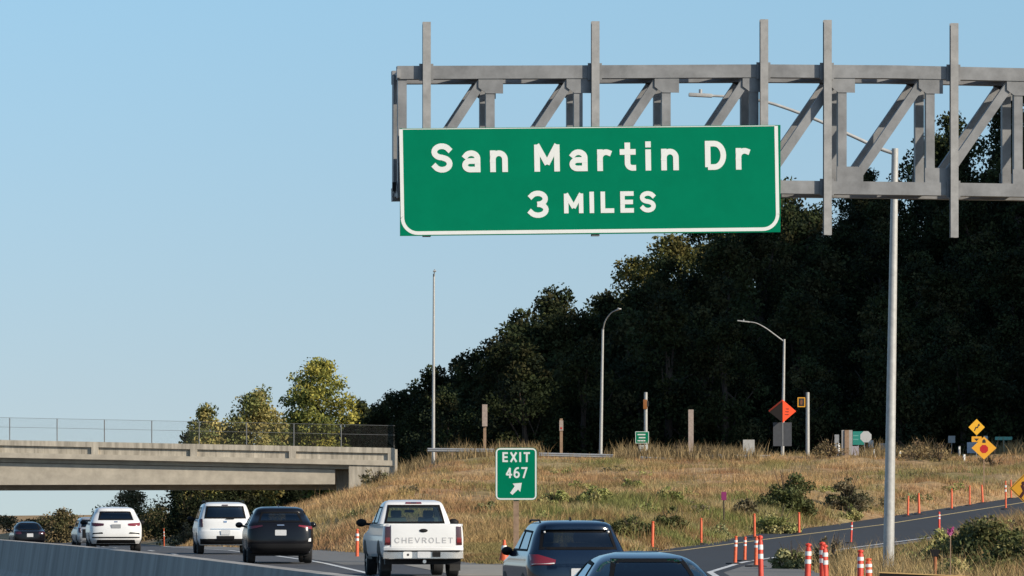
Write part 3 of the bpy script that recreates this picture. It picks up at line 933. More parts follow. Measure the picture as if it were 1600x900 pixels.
t, s, h, zf = post_px('sign_post', 'broad pale wooden post standing alone before the dark wood', 1079.5, 640, 712, 8, 398, M_PINKW, round_=False)
t, s, h, zf = post_px('signal_pole', 'pale pole with a small amber framed pedestrian signal, right of the orange diamond sign', 1262, 613, 712, 6.4, 402, M_POLE, cat='pole')
sg_ = MB().box((-.50, -.02, h - .78), (.62, .20, .78)).build('pedestrian_signal', M_SYMBOL, t, bevel=.02)
mb = MB(); ring_strip(mb, [(-.80, h - 1.16), (-.20, h - 1.16), (-.20, h - .40), (-.80, h - .40)], [(-.73, h - 1.09), (-.27, h - 1.09), (-.27, h - .47), (-.73, h - .47)], -.135, .02)
mb.build('rim', M_EAMBER, sg_)
MB().prism([(-.58, h - .98), (-.44, h - .98), (-.40, h - .75), (-.44, h - .58), (-.56, h - .58), (-.60, h - .75)], t=.015, c=(0, -.128, 0)).build('symbol', mat('dim_amber_symbol', (.16, .06, .02)), sg_)

# little green guide sign
t, s, hw, za, zb = panel_sign('guide_sign', 'little green guide sign with white lines, low beside the pale signal pole', 992.5, 674, 1014, 693, 401, M_GREEN, M_WHITE, bt=.05, post=[-.25, .3], postm=M_GALV, pw=.06)
for i in range(3): MB().box((-.05 + .05 * (i % 2), -.013, za + .22 + .24 * i), (.62 - .1 * (i % 2), .006, .09)).build('text_line', M_WHITE, t)
MB().prism(rrect(-.2, za - .62, .45, za - .12, .03), t=.02).build('lower_panel', M_WHITE, t)
# grey sign back
t, s, hw, za, zb = panel_sign('road_sign', 'plain pale grey sign seen from behind, left of the orange diamond sign', 1161, 687, 1179, 709, 399, mat('pale_sign_back', (.42, .42, .40), noise_amt=.25), post=[0], postm=M_GALV, pw=.07)

# orange diamond, half folded, with the dark board behind it
def diamond(t, hw, hz, zc, m, y=0.0, th=.02, name='panel', xc=0.0, parent=None):
    return MB().prism([(xc - hw, zc), (xc, zc - hz), (xc + hw, zc), (xc, zc + hz)], t=th, c=(0, y, 0)).build(name, m, parent or t)
Y = 396.0; s = F / Y
X = (1223 - CX) / s; zf = gz(X, Y)
t = thing('road_work_sign', 'bright orange diamond road work sign on a stand, its left half folded back in shade', 'sign', (X, Y, zf))
zc = EYE + (HY - 642.5) / s - zf
hwm = 21 / s; hzm = 18 / s
rp = MB()
rp.add([(0, 0, zc - hzm), (hwm, .12, zc), (0, 0, zc + hzm), (0, .02, zc - hzm), (hwm, .14, zc), (0, .02, zc + hzm)], [(0, 1, 2), (5, 4, 3), (0, 3, 4, 1), (1, 4, 5, 2)])
rp.build('right_panel', M_EORANGE, t)
lp = MB()
lp.add([(0, 0, zc - hzm), (-hwm, .9, zc), (0, 0, zc + hzm), (0, .02, zc - hzm), (-hwm, .92, zc), (0, .02, zc + hzm)], [(2, 1, 0), (3, 4, 5), (1, 4, 3, 0), (2, 5, 4, 1)])
lp.build('left_panel', mat('orange_mesh_dark', (.10, .06, .035), rough=.7), t)  # shade of the folded half is put into this dark colour
MB().bar((-.02, -.012, zc + hzm - .05), (-hwm + .02, .87, zc + .02), .03, .12, up=(0, 0, 1)).build('edge_strip', M_EORANGE, t)
for i in range(3): MB().box((.30 + .03 * i, .012 + .02, zc - .26 + .22 * i), (.34 - .05 * i, .03, .05)).build('symbol_bar', M_SYMBOL, t)
MB().tube([(0, .06, -.3), (0, .06, zc + hzm)], .035, 8).build('stand', M_GALV, t)
panel_sign('road_sign', 'dark grey board directly under the orange diamond sign', 1208, 660, 1237, 697, 396.6, mat('dark_board', (.055, .06, .07), rough=.6, noise_amt=.3), post=[.0], postm=M_POLE, pw=.10)

# cluster of signs at the ramp terminal
panel_sign('road_sign', 'narrow dim grey sign leaning beside the tall blank sign panels, leftmost of the sign cluster', 1304, 679, 1311, 700, 404, M_ALU, post=[0], postm=M_GALV, pw=.06)
t, s, hw, za, zb = panel_sign('road_sign', 'tall grey sign seen from behind with a dark wooden upright down its middle', 1315, 672, 1332, 711, 398, mat('pale_sign_back_tall', (.33, .32, .31), noise_amt=.25), post=None)
MB().box((-.02, -.06, zb / 2 + .05), (.33, .09, zb - .1)).build('upright', M_WOOD, t)
for q in (-.3, .3): MB().box((q, .05, zb / 2 - .2), (.06, .06, zb)).build('post', M_GALV, t)
t, s, hw, za, zb = panel_sign('guide_sign', 'dark teal green guide sign in the sign cluster, right of the tall grey sign', 1332.4, 674, 1350, 695, 402, mat('shaded_green_sign', (.015, .20, .16), rough=.5), post=[0], postm=M_GALV, pw=.07)  # even teal green face
for i in range(2): MB().box((-.2, -.013, za + .42 + .3 * i), (.42, .006, .09)).build('text_line', M_TEAL, t)
Y = 400.0; s = F / Y; X = (1353 - CX) / s; zf = gz(X, Y)
t = thing('road_sign', 'pale octagonal sign seen from behind in the sign cluster, overlapping the teal sign', 'sign', (X, Y, zf))
zc = EYE + (HY - 682.5) / s - zf
MB().prism([(.47 * math.cos(R(22.5 + 45 * i)), zc + .47 * math.sin(R(22.5 + 45 * i))) for i in range(8)], t=.02).build('panel', mat('pale_octagon', (.42, .43, .43)), t)
MB().box((-.1, .05, zc / 2), (.07, .07, zc + .5)).build('post', M_GALV, t)
panel_sign('road_sign', 'small pale sign low behind the octagonal sign', 1357, 688, 1365, 700, 403, mat('pale_blue_back', (.40, .45, .47)), post=[0], postm=M_GALV, pw=.06)
panel_sign('road_sign', 'low pinkish grey board under the teal green sign', 1331, 697, 1342, 712, 397, mat('pinkish_board', (.36, .33, .36), noise_amt=.3), post=[0], postm=M_GALV, pw=.06)
panel_sign('road_sign', 'small grey sign just left of the tall lamp pole near its foot', 1373, 692.5, 1387, 703, 404, M_ALU, post=[0], postm=M_GALV, pw=.06)
t, s, hw, za, zb = panel_sign('road_sign', 'small dim grey square sign standing alone in the weeds right of the tall lamp pole', 1481.5, 681, 1492.5, 692, 404, M_ALU, post=[0], postm=M_GALV, pw=.06)
panel_sign('road_sign', 'bluish white sign half hidden behind the orange stop ahead sign', 1511, 691, 1525, 708, 405, mat('bluish_white', (.42, .45, .52)), post=[.25], postm=M_GALV, pw=.07)
# yellow diamond with plaque
Y = 388.0; s = F / Y; X = (1526 - CX) / s; zf = gz(X, Y)
t = thing('warning_sign', 'yellow diamond warning sign with a black winding arrow above a small plaque', 'sign', (X, Y, zf))
zc = EYE + (HY - 667.5) / s - zf
diamond(t, .62, .62, zc, M_EYELLOW)
mb = MB()
ribbon(mb, [(-.16, -.24), (-.05, -.02), (.06, -.03), (.16, .18)], .085, -.0145, .004, lambda a, b, c: (a, b, zc + c))
mb.prism([(.06, .14), (.25, .10), (.20, .30)], t=.004, c=(0, -.0125, zc))
mb.build('arrow_symbol', M_SYMBOL, t)
MB().prism(rrect(-.38, zc - 1.12, .38, zc - .70, .04), t=.02).build('plaque', M_EAMBER, t)
MB().prism([(-.2, zc - .86), (.18, zc - .86), (0, zc - 1.06)], t=.004, c=(0, -.0125, 0)).build('plaque_arrow', M_SYMBOL, t)
MB().box((0, .05, zc / 2 + .1), (.07, .07, zc + .8)).build('post', M_GALV, t)
panel_sign('road_sign', 'narrow pale sign edge just right of the yellow plaque', 1537, 681, 1543.5, 690, 404, mat('pale_edge', (.45, .47, .44)), post=[0], postm=M_GALV, pw=.05)
# orange stop ahead diamond
Y = 303.0; s = F / Y; X = (1537.5 - CX) / s; zf = gz(X, Y)
t = thing('warning_sign', 'orange diamond sign with a dark red octagon, below the yellow diamond warning sign', 'sign', (X, Y, zf))
zc = EYE + (HY - 700) / s - zf
diamond(t, .74, .68, zc, M_EAMBER)
MB().prism([(.26 * math.cos(R(22.5 + 45 * i)), zc - .06 + .26 * math.sin(R(22.5 + 45 * i))) for i in range(8)], t=.004, c=(0, -.0125, 0)).build('octagon_symbol', M_STOPRED, t)
MB().prism([(-.1, zc + .30), (.1, zc + .30), (.1, zc + .44), (0, zc + .54), (-.1, zc + .44)], t=.004, c=(0, -.0125, 0)).build('arrow_symbol', M_SYMBOL, t)
MB().box((0, .05, zc / 2), (.07, .07, zc + .5)).build('post', M_WOOD, t)
# street name sign
Y = 402.0; s = F / Y; X = (1568 - CX) / s; zf = gz(X, Y)
t = thing('street_name_sign', 'pale teal street name blade on a pole, right of the warning signs', 'sign', (X, Y, zf))
zc = EYE + (HY - 685) / s - zf
MB().box((0, -.07, zc), (1.35, .03, .26)).build('blade', M_TEAL, t)
MB().tube([(0, 0, -.3), (0, 0, zc + .1)], .07, 10).build('pole', mat('teal_pole', (.20, .30, .29)), t, smooth=True)
# amber diamond cut by the right edge of the picture
Y = 205.0; s = F / Y; X = (1603 - CX) / s; zf = gz(X, Y)
t = thing('warning_sign', 'amber diamond warning sign with a dark figure, cut by the right edge of the picture', 'sign', (X, Y, zf), R(-8))
zc = EYE + (HY - 763) / s - zf
diamond(t, .66, .64, zc, M_EAMBER)
mb = MB(); ring_strip(mb, [(-.62, zc), (0, zc - .60), (.62, zc), (0, zc + .60)], [(-.585, zc), (0, zc - .567), (.585, zc), (0, zc + .567)], -.014, .004); mb.build('border', M_SYMBOL, t)
mb = MB()
mb.prism([(.08 * math.cos(R(30 * i)) - .1, zc + .2 + .08 * math.sin(R(30 * i))) for i in range(12)], t=.004, c=(0, -.0125, 0))
ribbon(mb, [(-.14, .08), (-.06, -.12), (-.2, -.32)], .12, -.0145, .004, lambda a, b, c: (a, b, zc + c))
ribbon(mb, [(-.06, -.12), (.08, -.32)], .10, -.0155, .004, lambda a, b, c: (a, b, zc + c))
ribbon(mb, [(-.14, .06), (.16, -.10)], .07, -.0165, .004, lambda a, b, c: (a, b, zc + c))
mb.build('figure_symbol', mat('dark_brown_symbol', (.06, .012, .008)), t)
MB().box((0, .05, zc / 2), (.07, .07, zc + .5)).build('post', M_GALV, t)

# guard rails along the hill road
def guardrail(label, x0, x1, y0, y1, Y, posts):
    s = F / Y
    a = at(x0, y0, Y); b_ = at(x1, y1, Y)
    t = thing('guard_rail', label, 'guard rail', (a.x, Y, gz(a.x, Y)))
    d = b_ - a; zl = a.z - gz(a.x, Y)
    mb = MB()
    for k, (dy, dz) in enumerate(((0, .15), (-.05, .08), (0, 0), (-.05, -.08), (0, -.15))):
        pass
    prof = [(0, .15), (-.06, .09), (-.06, .05), (0, 0), (-.06, -.05), (-.06, -.09), (0, -.15)]
    n = len(prof)
    vs = [(0, p, zl + q) for p, q in prof] + [(d.x, p, zl + d.z + q) for p, q in prof] + [(0, p + .02, zl + q) for p, q in prof] + [(d.x, p + .02, zl + d.z + q) for p, q in prof]
    fs = [(i, i + 1, n + i + 1, n + i) for i in range(n - 1)] + [(2 * n + i, 3 * n + i, 3 * n + i + 1, 2 * n + i + 1) for i in range(n - 1)]
    fs += [(0, n, 3 * n, 2 * n), (n - 1, 3 * n - 1, 4 * n - 1, 2 * n - 1)]
    mb.add(vs, fs).build('rail', M_ALU, t)
    for i in range(posts):
        u = (i + .5) / posts
        g_ = gz(a.x + d.x * u, Y) - gz(a.x, Y)
        tp = zl + d.z * u + .12
        MB().box((d.x * u, .12, (tp + g_ - .3) / 2), (.15, .18, tp - g_ + .3)).build('post', M_WOOD, t)
guardrail('pale guard rail on the bank above the exit number sign', 668, 772, 703, 704, 395, 4)
guardrail('pale guard rail right of the exit number sign behind dry weeds', 842, 965, 710, 713, 393, 5)
guardrail('bright guard rail end piece in the weeds below the little green guide sign', 1000, 1052, 716, 719, 389, 2)
guardrail('pale guard rail in front of the broad wooden post', 1084, 1115, 712, 714, 392, 2)
guardrail('dim guard rail below the plain grey sign back', 1122, 1204, 713, 714, 394, 3)
guardrail('low pale rail in the weeds right of the tall lamp pole', 1407, 1434, 717, 718, 390, 2)
guardrail('dim guard rail at the foot of the dark slope, right edge', 1576, 1640, 727, 728, 392, 3)
for i, (x, y0, y1, Y, lb) in enumerate([(1310.5, 693, 714, 392, 'short white marker post at the foot of the leftmost cluster sign'), (1366, 702, 720, 390, 'short white marker post right of the sign cluster'), (1405, 704, 722, 388, 'yellowish marker post just right of the tall lamp pole'),
        (1442, 709, 724, 386, 'leaning white marker post at the end of the low pale rail'), (1499, 697, 714, 392, 'grey marker post beside the lone dim square sign'), (1506.5, 710, 733, 376, 'tall white marker post left of the orange stop ahead sign')]):
    t, s, h, zf = post_px('marker_post', lb, x, y0, y1, 4.2, Y, [M_REFL, M_REFL, M_PAINTY, M_REFL, M_ALU, M_REFL][i], cat='marker post', x1=x + (1.5 if i in (3, 2) else 0))
    MB().box(((1.5 / s if i in (2, 3) else 0), -.09, h - .16), (.12, .02, .18)).build('reflector', M_REFL, t)

# ------------------------------------------------------------------ orange channelizer posts
def channelizer(first=None, bands=True, m=M_ORANGE):
    t = thing('delineator_post', '-', 'delineator')
    mb = MB(); n = 12
    mb.tube([(0, 0, .03), (0, 0, .12), (0, 0, .95), (0, 0, .985), (0, 0, 1.0)], [.062, .052, .047, .036, .012], n)
    mb.build('post', m, t, smooth=True)
    mb = MB(); mb.tube([(0, 0, .96), (0, 0, 1.045), (0, 0, 1.05)], [.020, .026, .01], 8); mb.ball((0, 0, 1.03), (.05, .02, .04), 8, 6); mb.build('grip', m, t, smooth=True)
    if bands:
        for z in (.66, .82): MB().tube([(0, 0, z), (0, 0, z + .085)], .0515, n, caps=False).build('reflective_band', M_REFL, t, smooth=True)
    bs = MB(); k = 8
    ring = lambda r, z: [(r * math.cos(2 * math.pi * i / k + .39), r * math.sin(2 * math.pi * i / k + .39), z) for i in range(k)]
    vs = ring(.30, -.02) + ring(.285, .03) + ring(.09, .06)
    fs = [(i, (i + 1) % k, k + (i + 1) % k, k + i) for i in range(k)] + [(k + i, k + (i + 1) % k, 2 * k + (i + 1) % k, 2 * k + i) for i in range(k)] + [tuple(range(2 * k, 3 * k))]
    bs.add(vs, fs).build('base', M_RUBBER, t)
    return t
PA = channelizer(m=M_ORANGE2); PB = channelizer(m=M_ORANGE); PC = channelizer(m=M_ORANGE2, bands=False)
used_p = set()
DEL = [  # x, y foot, y top, width scale, prototype, label, lean
 (1019, 858, 815, 1.45, 'C', 'orange delineator post at the ramp edge just right of the nearest sedan roof', .05),
 (1095.5, 853, 810, 1.2, 'C', 'thin orange delineator post at the ramp edge under the small purple marker', .03),
 (1179, 846, 803, 1.3, 'C', 'orange delineator post at the far ramp edge, rising behind the four clustered posts', 0),
 (1248.5, 839, 801, 1.35, 'C', 'orange delineator post at the right end of the pale green weedy clump', 0),
 (1148.5, 889, 838, 1.2, 'A', 'banded orange post on its black base, leftmost of the four clustered posts', .04),
 (1163.5, 884, 839, 1.15, 'A', 'banded orange post second from left of the four clustered posts, standing farther back', .05),
 (1181, 893, 838, 1.35, 'A', 'banded orange post with a wide black base, third of the four clustered posts', 0),
 (1189.5, 908, 838, 1.35, 'B', 'red orange banded post, nearest and rightmost of the four clustered posts', 0),
 (1261, 912, 850, 1.6, 'B', 'red post with two white bands before the round sage bush', 0),
 (1285.5, 910, 848, 1.6, 'B', 'left red banded post of the close pair right of the sage bush', 0),
 (1290.5, 914, 852, 1.6, 'B', 'right red banded post of the close pair right of the sage bush', 0),
 (1344, 916, 860, 1.6, 'B', 'red banded post left of the short orange post near the lamp pole foot', .02),
 (1358.5, 918, 873, 1.7, 'A', 'short orange banded post closest to the foot of the tall lamp pole', 0),
 (1329.5, 854, 816, 1.0, 'B', 'slim red post on the white ramp line left of the tall lamp pole', .03),
 (1467.5, 834, 800, 1.25, 'B', 'red banded post on the white ramp line right of the tall lamp pole', 0),
 (1571.5, 800, 752, 1.2, 'A', 'pinkish orange post on the ramp just left of the amber diamond', 0),
 (1418.5, 811, 775, 1.3, 'C', 'slim orange delineator post, left one of the pair beside the lamp pole', .05),
 (1436, 808, 771, 1.6, 'C', 'fat orange delineator post, right one of the pair beside the lamp pole', 0),
 (1487, 800, 764, 1.4, 'C', 'orange delineator post at the ramp edge above the purple flag', 0),
 (1515, 794, 759, 1.2, 'C', 'orange delineator post left of the one at the stop ahead sign foot', 0),
 (1535.5, 790, 758, 1.5, 'C', 'orange delineator post at the foot of the orange stop ahead sign', -.04),
 (1580, 783, 750, 1.1, 'C', 'orange delineator post half behind the amber diamond at the right edge', -.03),
 (558, 876, 827, 1.35, 'A', 'banded orange post at the freeway edge left of the white pickup truck', 0),
 (577.5, 873, 825, 1.35, 'A', 'orange post half hidden by the black mirror of the white pickup truck', 0),
 (256.5, 852, 826, 1.1, 'A', 'far orange post at the freeway edge beyond the white crossover', 0),
]
for (x, yf_, yt, wsc, kind, lab, lean) in DEL:
    p = ray_ground(x, yf_, 60, 420)
    if yf_ >= 905: p = Vector(((x - CX) * 106 / F, 106, float(z0(106)) + .01))
    ramp_z = float(zr(p.y)) if float(Xl(p.y)) - .3 <= p.x <= float(Xre(p.y)) and p.y > 120 else p.z
    p.z = max(p.z, ramp_z) + .005
    s = F / p.y
    hgt = (EYE + (HY - yt) / s) - p.z
    base = {'A': PA, 'B': PB, 'C': PC}[kind]
    o = base if kind not in used_p else dup(base)
    used_p.add(kind)
    o.location = p; o.scale = (wsc * .82, wsc * .82, hgt / 1.05); o.rotation_euler = (random.uniform(-.03, .03), lean + random.uniform(-.03, .03), 0)
    o['label'] = lab; o['group'] = 'orange delineator posts along the road edges'

# traffic cone at the gore sign
p = ray_ground(788, 882)
t = thing('traffic_cone', 'orange traffic cone at the foot of the exit number sign', 'traffic cone', p)
MB().tube([(0, 0, .03), (0, 0, .70)], [.17, .03], 14).build('cone', M_ORANGE2, t, smooth=True)
MB().tube([(0, 0, .42), (0, 0, .54)], [.0945, .0695], 14, caps=False).build('reflective_band', M_REFL, t, smooth=True)
MB().box((0, 0, .015), (.40, .40, .05)).build('base', M_ORANGE2, t, bevel=.015)

# purple markers
p = ray_ground(1131, 822)
s = F / p.y
t = thing('marker_sign', 'small purple marker panel on a thin stake in the dry grass', 'marker', p)
hz_ = EYE + (HY - 775) / s - p.z
MB().tube([(0, 0, -.1), (0, 0, hz_)], .032, 6).build('stake', M_BARK, t)
MB().box((0, -.035, hz_), (8 / s, .02, 13 / s)).build('panel', M_MAGENTA, t)
Y = 111.0; X = (1485 - CX) * Y / F; g_ = gz(X, Y); s = F / Y
zf_ = EYE + (HY - 832) / s - g_ - .60
t = thing('survey_flag', 'small purple ribbon flag on a stake beside the white ramp line', 'flag', (X, Y, g_))
MB().tube([(0, 0, -.1), (0, 0, .70 + zf_)], .012, 6).build('stake', M_WOOD, t)
fl = MB(); vs = []
for i in range(7):
    for j in range(4):
        a = i / 6
        vs.append((-.075 + .15 * a + .015 * math.sin(9 * j), -.03 + .02 * math.sin(7 * a + j), .70 + zf_ - .05 * j - .03 * math.sin(5 * a)))
fl.add(vs, [(i * 4 + j, i * 4 + j + 1, (i + 1) * 4 + j + 1, (i + 1) * 4 + j) for i in range(6) for j in range(3)])
fl.build('ribbon', M_MAGENTA, t)
# dark topped marker on an orange post
Y = 117.0; s = F / Y; X = (1461 - CX) / s
t = thing('marker_post', 'slim rusty orange marker post with a dark flared top, in the right foreground grass', 'marker post', (X, Y, gz(X, Y)))
hz_ = EYE + (HY - 864) / s - gz(X, Y)
MB().tube([(0, 0, -.3), (0, 0, hz_)], .045, 10).build('post', mat('rusty_orange', (.30, .10, .03), noise_amt=.35, nscale=9), t, smooth=True)
MB().prism([(-.12, hz_ + .08), (.12, hz_ + .08), (.06, hz_ - .08), (-.06, hz_ - .08)], t=.10).build('cap', M_BLACKP, t)
# board at the bottom edge
Y = 100.0; s = F / Y
a = at(1374, 894, Y); b_ = at(1512, 900, Y)
g_ = gz((a.x + b_.x) / 2, Y)
t = thing('barricade_board', 'dark board with a tan top edge lying across the bottom right foreground', 'barricade', ((a.x + b_.x) / 2, Y, g_))
zt_ = (a.z + b_.z) / 2 - g_
w = (b_ - a).length
tl = math.atan2(b_.z - a.z, b_.x - a.x)
MB().box((0, 0, zt_ - .16), (w, .05, .30), ry=-tl).build('panel', M_BLACKP, t)
MB().box((0, -.004, zt_ - .005), (w + .03, .075, .022), ry=-tl).build('top_edge', mat('tan_edge', (.46, .30, .12), rough=.6), t)
for sg in (-1, 1):
    MB().box((sg * w * .35, .06, (zt_ - .2) / 2), (.06, .05, max(.2, zt_ - .1))).build('leg', M_WOOD, t)
# ------------------------------------------------------------------ vehicles
def pchip(knots):
    xs = np.array([k[0] for k in knots], float); ys = np.array([k[1] for k in knots], float)
    h = np.diff(xs); d = np.diff(ys) / h
    m = np.zeros(len(xs)); m[0] = d[0]; m[-1] = d[-1]
    for i in range(1, len(xs) - 1):
        if d[i - 1] * d[i] > 0:
            w1 = 2 * h[i] + h[i - 1]; w2 = h[i] + 2 * h[i - 1]
            m[i] = (w1 + w2) / (w1 / d[i - 1] + w2 / d[i])
    def fn(x):
        x = np.clip(x, xs[0], xs[-1])
        i = np.clip(np.searchsorted(xs, x) - 1, 0, len(xs) - 2)
        t = (x - xs[i]) / h[i]
        return (ys[i] * (1 + 2 * t) * (1 - t) ** 2 + m[i] * h[i] * t * (1 - t) ** 2 + ys[i + 1] * t * t * (3 - 2 * t) + m[i + 1] * h[i] * t * t * (t - 1))
    return lambda q: float(fn(np.float64(q)))
def inside(p, poly):
    x, y = p; c = False; j = len(poly) - 1
    for i in range(len(poly)):
        xi, yi = poly[i]; xj, yj = poly[j]
        if (yi > y) != (yj > y) and x < (xj - xi) * (y - yi) / (yj - yi) + xi: c = not c
        j = i
    return c
class Shell:
    """car body as stacked rounded plan outlines: knots (z, rear, front, half width)"""
    def __init__(s, rear, front, hw, z0, z1, Lr=.45, Lf=.8, n=3.6):
        s.rear, s.front, s.hw = pchip(rear), pchip(front), pchip(hw)
        s.z0, s.z1, s.Lr, s.Lf, s.n = z0, z1, Lr, Lf, n
    def lr(s, z): return min(s.Lr, (s.front(z) - s.rear(z)) * .4)
    def lf(s, z): return min(s.Lf, (s.front(z) - s.rear(z)) * .4)
    def rear_y(s, x, z):
        w = min(1, abs(x) / s.hw(z)); return s.rear(z) + s.lr(z) * (1 - (1 - w ** s.n) ** (1 / s.n))
    def front_y(s, x, z):
        w = min(1, abs(x) / s.hw(z)); return s.front(z) - s.lf(z) * (1 - (1 - w ** s.n) ** (1 / s.n))
    def side_x(s, y, z):
        h = s.hw(z); a = s.rear(z) + s.lr(z); b = s.front(z) - s.lf(z)
        if y < a: q = min(1, (a - y) / s.lr(z)); return h * (1 - q ** s.n) ** (1 / s.n)
        if y > b: q = min(1, (y - b) / s.lf(z)); return h * (1 - q ** s.n) ** (1 / s.n)
        return h
    def S(s, where, a, z, off):
        if where == 'rear': return (a, s.rear_y(a, z) - off, z)
        if where == 'front': return (a, s.front_y(a, z) + off, z)
        sg = 1 if where == 'right' else -1
        return (sg * (s.side_x(a, z) + off), a, z)
    def mesh(s, name, m, parent, holes=(), dz=.03, cap_top=True):
        zs = list(np.arange(s.z0, s.z1, dz)) + [s.z1]
        NR, NS, NF = 44, 46, 26
        vs = []; rings = []
        for z in zs:
            h, r, f, lr, lf = s.hw(z), s.rear(z), s.front(z), s.lr(z), s.lf(z)
            e = 2 / s.n
            for i in range(NR + 1):                     # left to right along the rear
                u = -1 + 2 * i / NR
                a = math.pi / 2 * u
                # spread samples evenly over x in the middle
                x = h * math.copysign(abs(math.sin(a)) ** e, u) if abs(u) > .86 else h * u / .86 * (math.sin(math.pi / 2 * .86) ** e)
                vs.append((x, s.rear_y(x, z) if abs(x) < h else r + lr, z))
            for i in range(1, NS):                      # right side towards the front
                vs.append((h, r + lr + (f - lf - r - lr) * i / NS, z))
            for i in range(NF + 1):
                a = math.pi / 2 * (1 - 2 * i / NF)
                x = h * math.copysign(abs(math.sin(a)) ** e, a)
                vs.append((x, f - lf + lf * (max(0, math.cos(a)) ** e), z))
            for i in range(1, NS):
                vs.append((-h, f - lf + (r + lr - f + lf) * i / NS, z))
        n = NR + 1 + NS - 1 + NF + 1 + NS - 1
        fs = []
        def blocked(q):
            P = [vs[k] for k in q]
            for (where, poly) in holes:
                if where == 'rear' and all(p[1] < s.rear(p[2]) + s.lr(p[2]) + 1e-3 and inside((p[0], p[2]), poly) for p in P): return True
                if where == 'front' and all(p[1] > s.front(p[2]) - s.lf(p[2]) - 1e-3 and inside((p[0], p[2]), poly) for p in P): return True
                if where in ('left', 'right'):
                    sg = 1 if where == 'right' else -1
                    if all(p[0] * sg > s.hw(p[2]) * .6 and inside((p[1], p[2]), poly) for p in P): return True
            return False
        for i in range(len(zs) - 1):
            for k in range(n):
                q = (i * n + k, i * n + (k + 1) % n, (i + 1) * n + (k + 1) % n, (i + 1) * n + k)
                if holes and blocked(q): continue
                fs.append(q)
        if cap_top:
            c = len(vs); T = (len(zs) - 1) * n
            vs.append((0, (s.rear(s.z1) + s.front(s.z1)) / 2, s.z1 + .012))
            fs += [(T + k, T + (k + 1) % n, c) for k in range(n)]
        mb = MB().add(vs, fs)
        return mb.build(name, m, parent, smooth=True)
    def patch(s, name, m, parent, where, poly, off=.006, nz=10, na=14, skirt=.03):
        """panel following the body surface inside polygon (a, z); closed by a rim that runs back into the body"""
        z_lo = min(p[1] for p in poly); z_hi = max(p[1] for p in poly)
        vs = []
        for i in range(nz + 1):
            z = z_lo + (z_hi - z_lo) * (i / nz)
            zz = min(max(z, z_lo + 1e-4), z_hi - 1e-4)
            xs = []
            for j in range(len(poly)):
                (a0, b0), (a1, b1) = poly[j - 1], poly[j]
                if (b0 > zz) != (b1 > zz): xs.append(a0 + (a1 - a0) * (zz - b0) / (b1 - b0))
            lo, hi = min(xs), max(xs)
            for k in range(na + 1):
                vs.append(s.S(where, lo + (hi - lo) * k / na, z, off))
        fs = [(i * (na + 1) + k, i * (na + 1) + k + 1, (i + 1) * (na + 1) + k + 1, (i + 1) * (na + 1) + k) for i in range(nz) for k in range(na)]
        if skirt:
            rim = list(range(na + 1)) + [(i * (na + 1) + na) for i in range(1, nz + 1)] + [nz * (na + 1) + k for k in range(na - 1, -1, -1)] + [i * (na + 1) for i in range(nz - 1, 0, -1)]
            base = len(vs)
            d = Vector({'rear': (0, 1, 0), 'front': (0, -1, 0), 'right': (-1, 0, 0), 'left': (1, 0, 0)}[where]) * skirt
            for q in rim: vs.append(tuple(Vector(vs[q]) + d))
            r = len(rim)
            fs += [(rim[k], base + k, base + (k + 1) % r, rim[(k + 1) % r]) for k in range(r)]
        return MB().add(vs, fs).build(name, m, parent, smooth=True)
    def frame(s, name, m, parent, where, poly, w=.06, off=.012):
        """dark seal round a window"""
        cx = (min(p[0] for p in poly) + max(p[0] for p in poly)) / 2; cz = (min(p[1] for p in poly) + max(p[1] for p in poly)) / 2
        ha = max(p[0] for p in poly) - cx; hb = max(p[1] for p in poly) - cz
        out = []; inn = []
        for j in range(len(poly)):
            (a0, b0), (a1, b1) = poly[j], poly[(j + 1) % len(poly)]
            for k in range(8):
                a = a0 + (a1 - a0) * k / 8; b = b0 + (b1 - b0) * k / 8
                out.append((cx + (a - cx) * (1 + .012 / ha), cz + (b - cz) * (1 + .012 / hb)))
                inn.append((cx + (a - cx) * (1 - w / ha), cz + (b - cz) * (1 - w * .7 / hb)))
        n = len(out)
        vs = [s.S(where, a, b, off) for a, b in out] + [s.S(where, a, b, off) for a, b in inn] + [s.S(where, a, b, -.02) for a, b in out]
        fs = []
        for i in range(n):
            j = (i + 1) % n
            fs += [(i, j, n + j, n + i), (i, 2 * n + i, 2 * n + j, j)]
        return MB().add(vs, fs).build(name, m, parent)
    def window(s, parent, where, poly, glass, name='window', w=.05):
        g_ = s.patch(name, glass, parent, where, poly, off=.004, skirt=0)
        s.frame('seal', M_FRIT, g_, where, poly, w=w)
        return g_
def wheel(parent, x, y, r, w):
    sg = 1 if x > 0 else -1
    mb = MB(); n = 28
    prof = [(-w / 2, r * .62), (-w / 2, r * .9), (-w * .4, r * .985), (-w * .2, r), (w * .2, r), (w * .4, r * .985), (w / 2, r * .9), (w / 2, r * .62)]
    vs = []
    for i in range(n):
        t = 2 * math.pi * i / n
        for a, q in prof: vs.append((x + a, y + q * math.cos(t), r + q * math.sin(t)))
    k = len(prof)
    fs = [(i * k + j, i * k + (j + 1) % k, ((i + 1) % n) * k + (j + 1) % k, ((i + 1) % n) * k + j) for i in range(n) for j in range(k)]
    wh = mb.add(vs, fs).build('wheel', M_TYRE, parent, smooth=True)
    rm = MB(); rr = r * .64
    rm.tube([(x - w * .3, y, r), (x + w * .3, y, r)], rr * .96, 20)
    for i in range(5):
        t = 2 * math.pi * i / 5
        rm.bar((x + sg * w * .34, y, r), (x + sg * w * .34, y + rr * math.cos(t), r + rr * math.sin(t)), .06, .05, up=(1, 0, 0))
    rm.build('rim', M_RIM, wh)
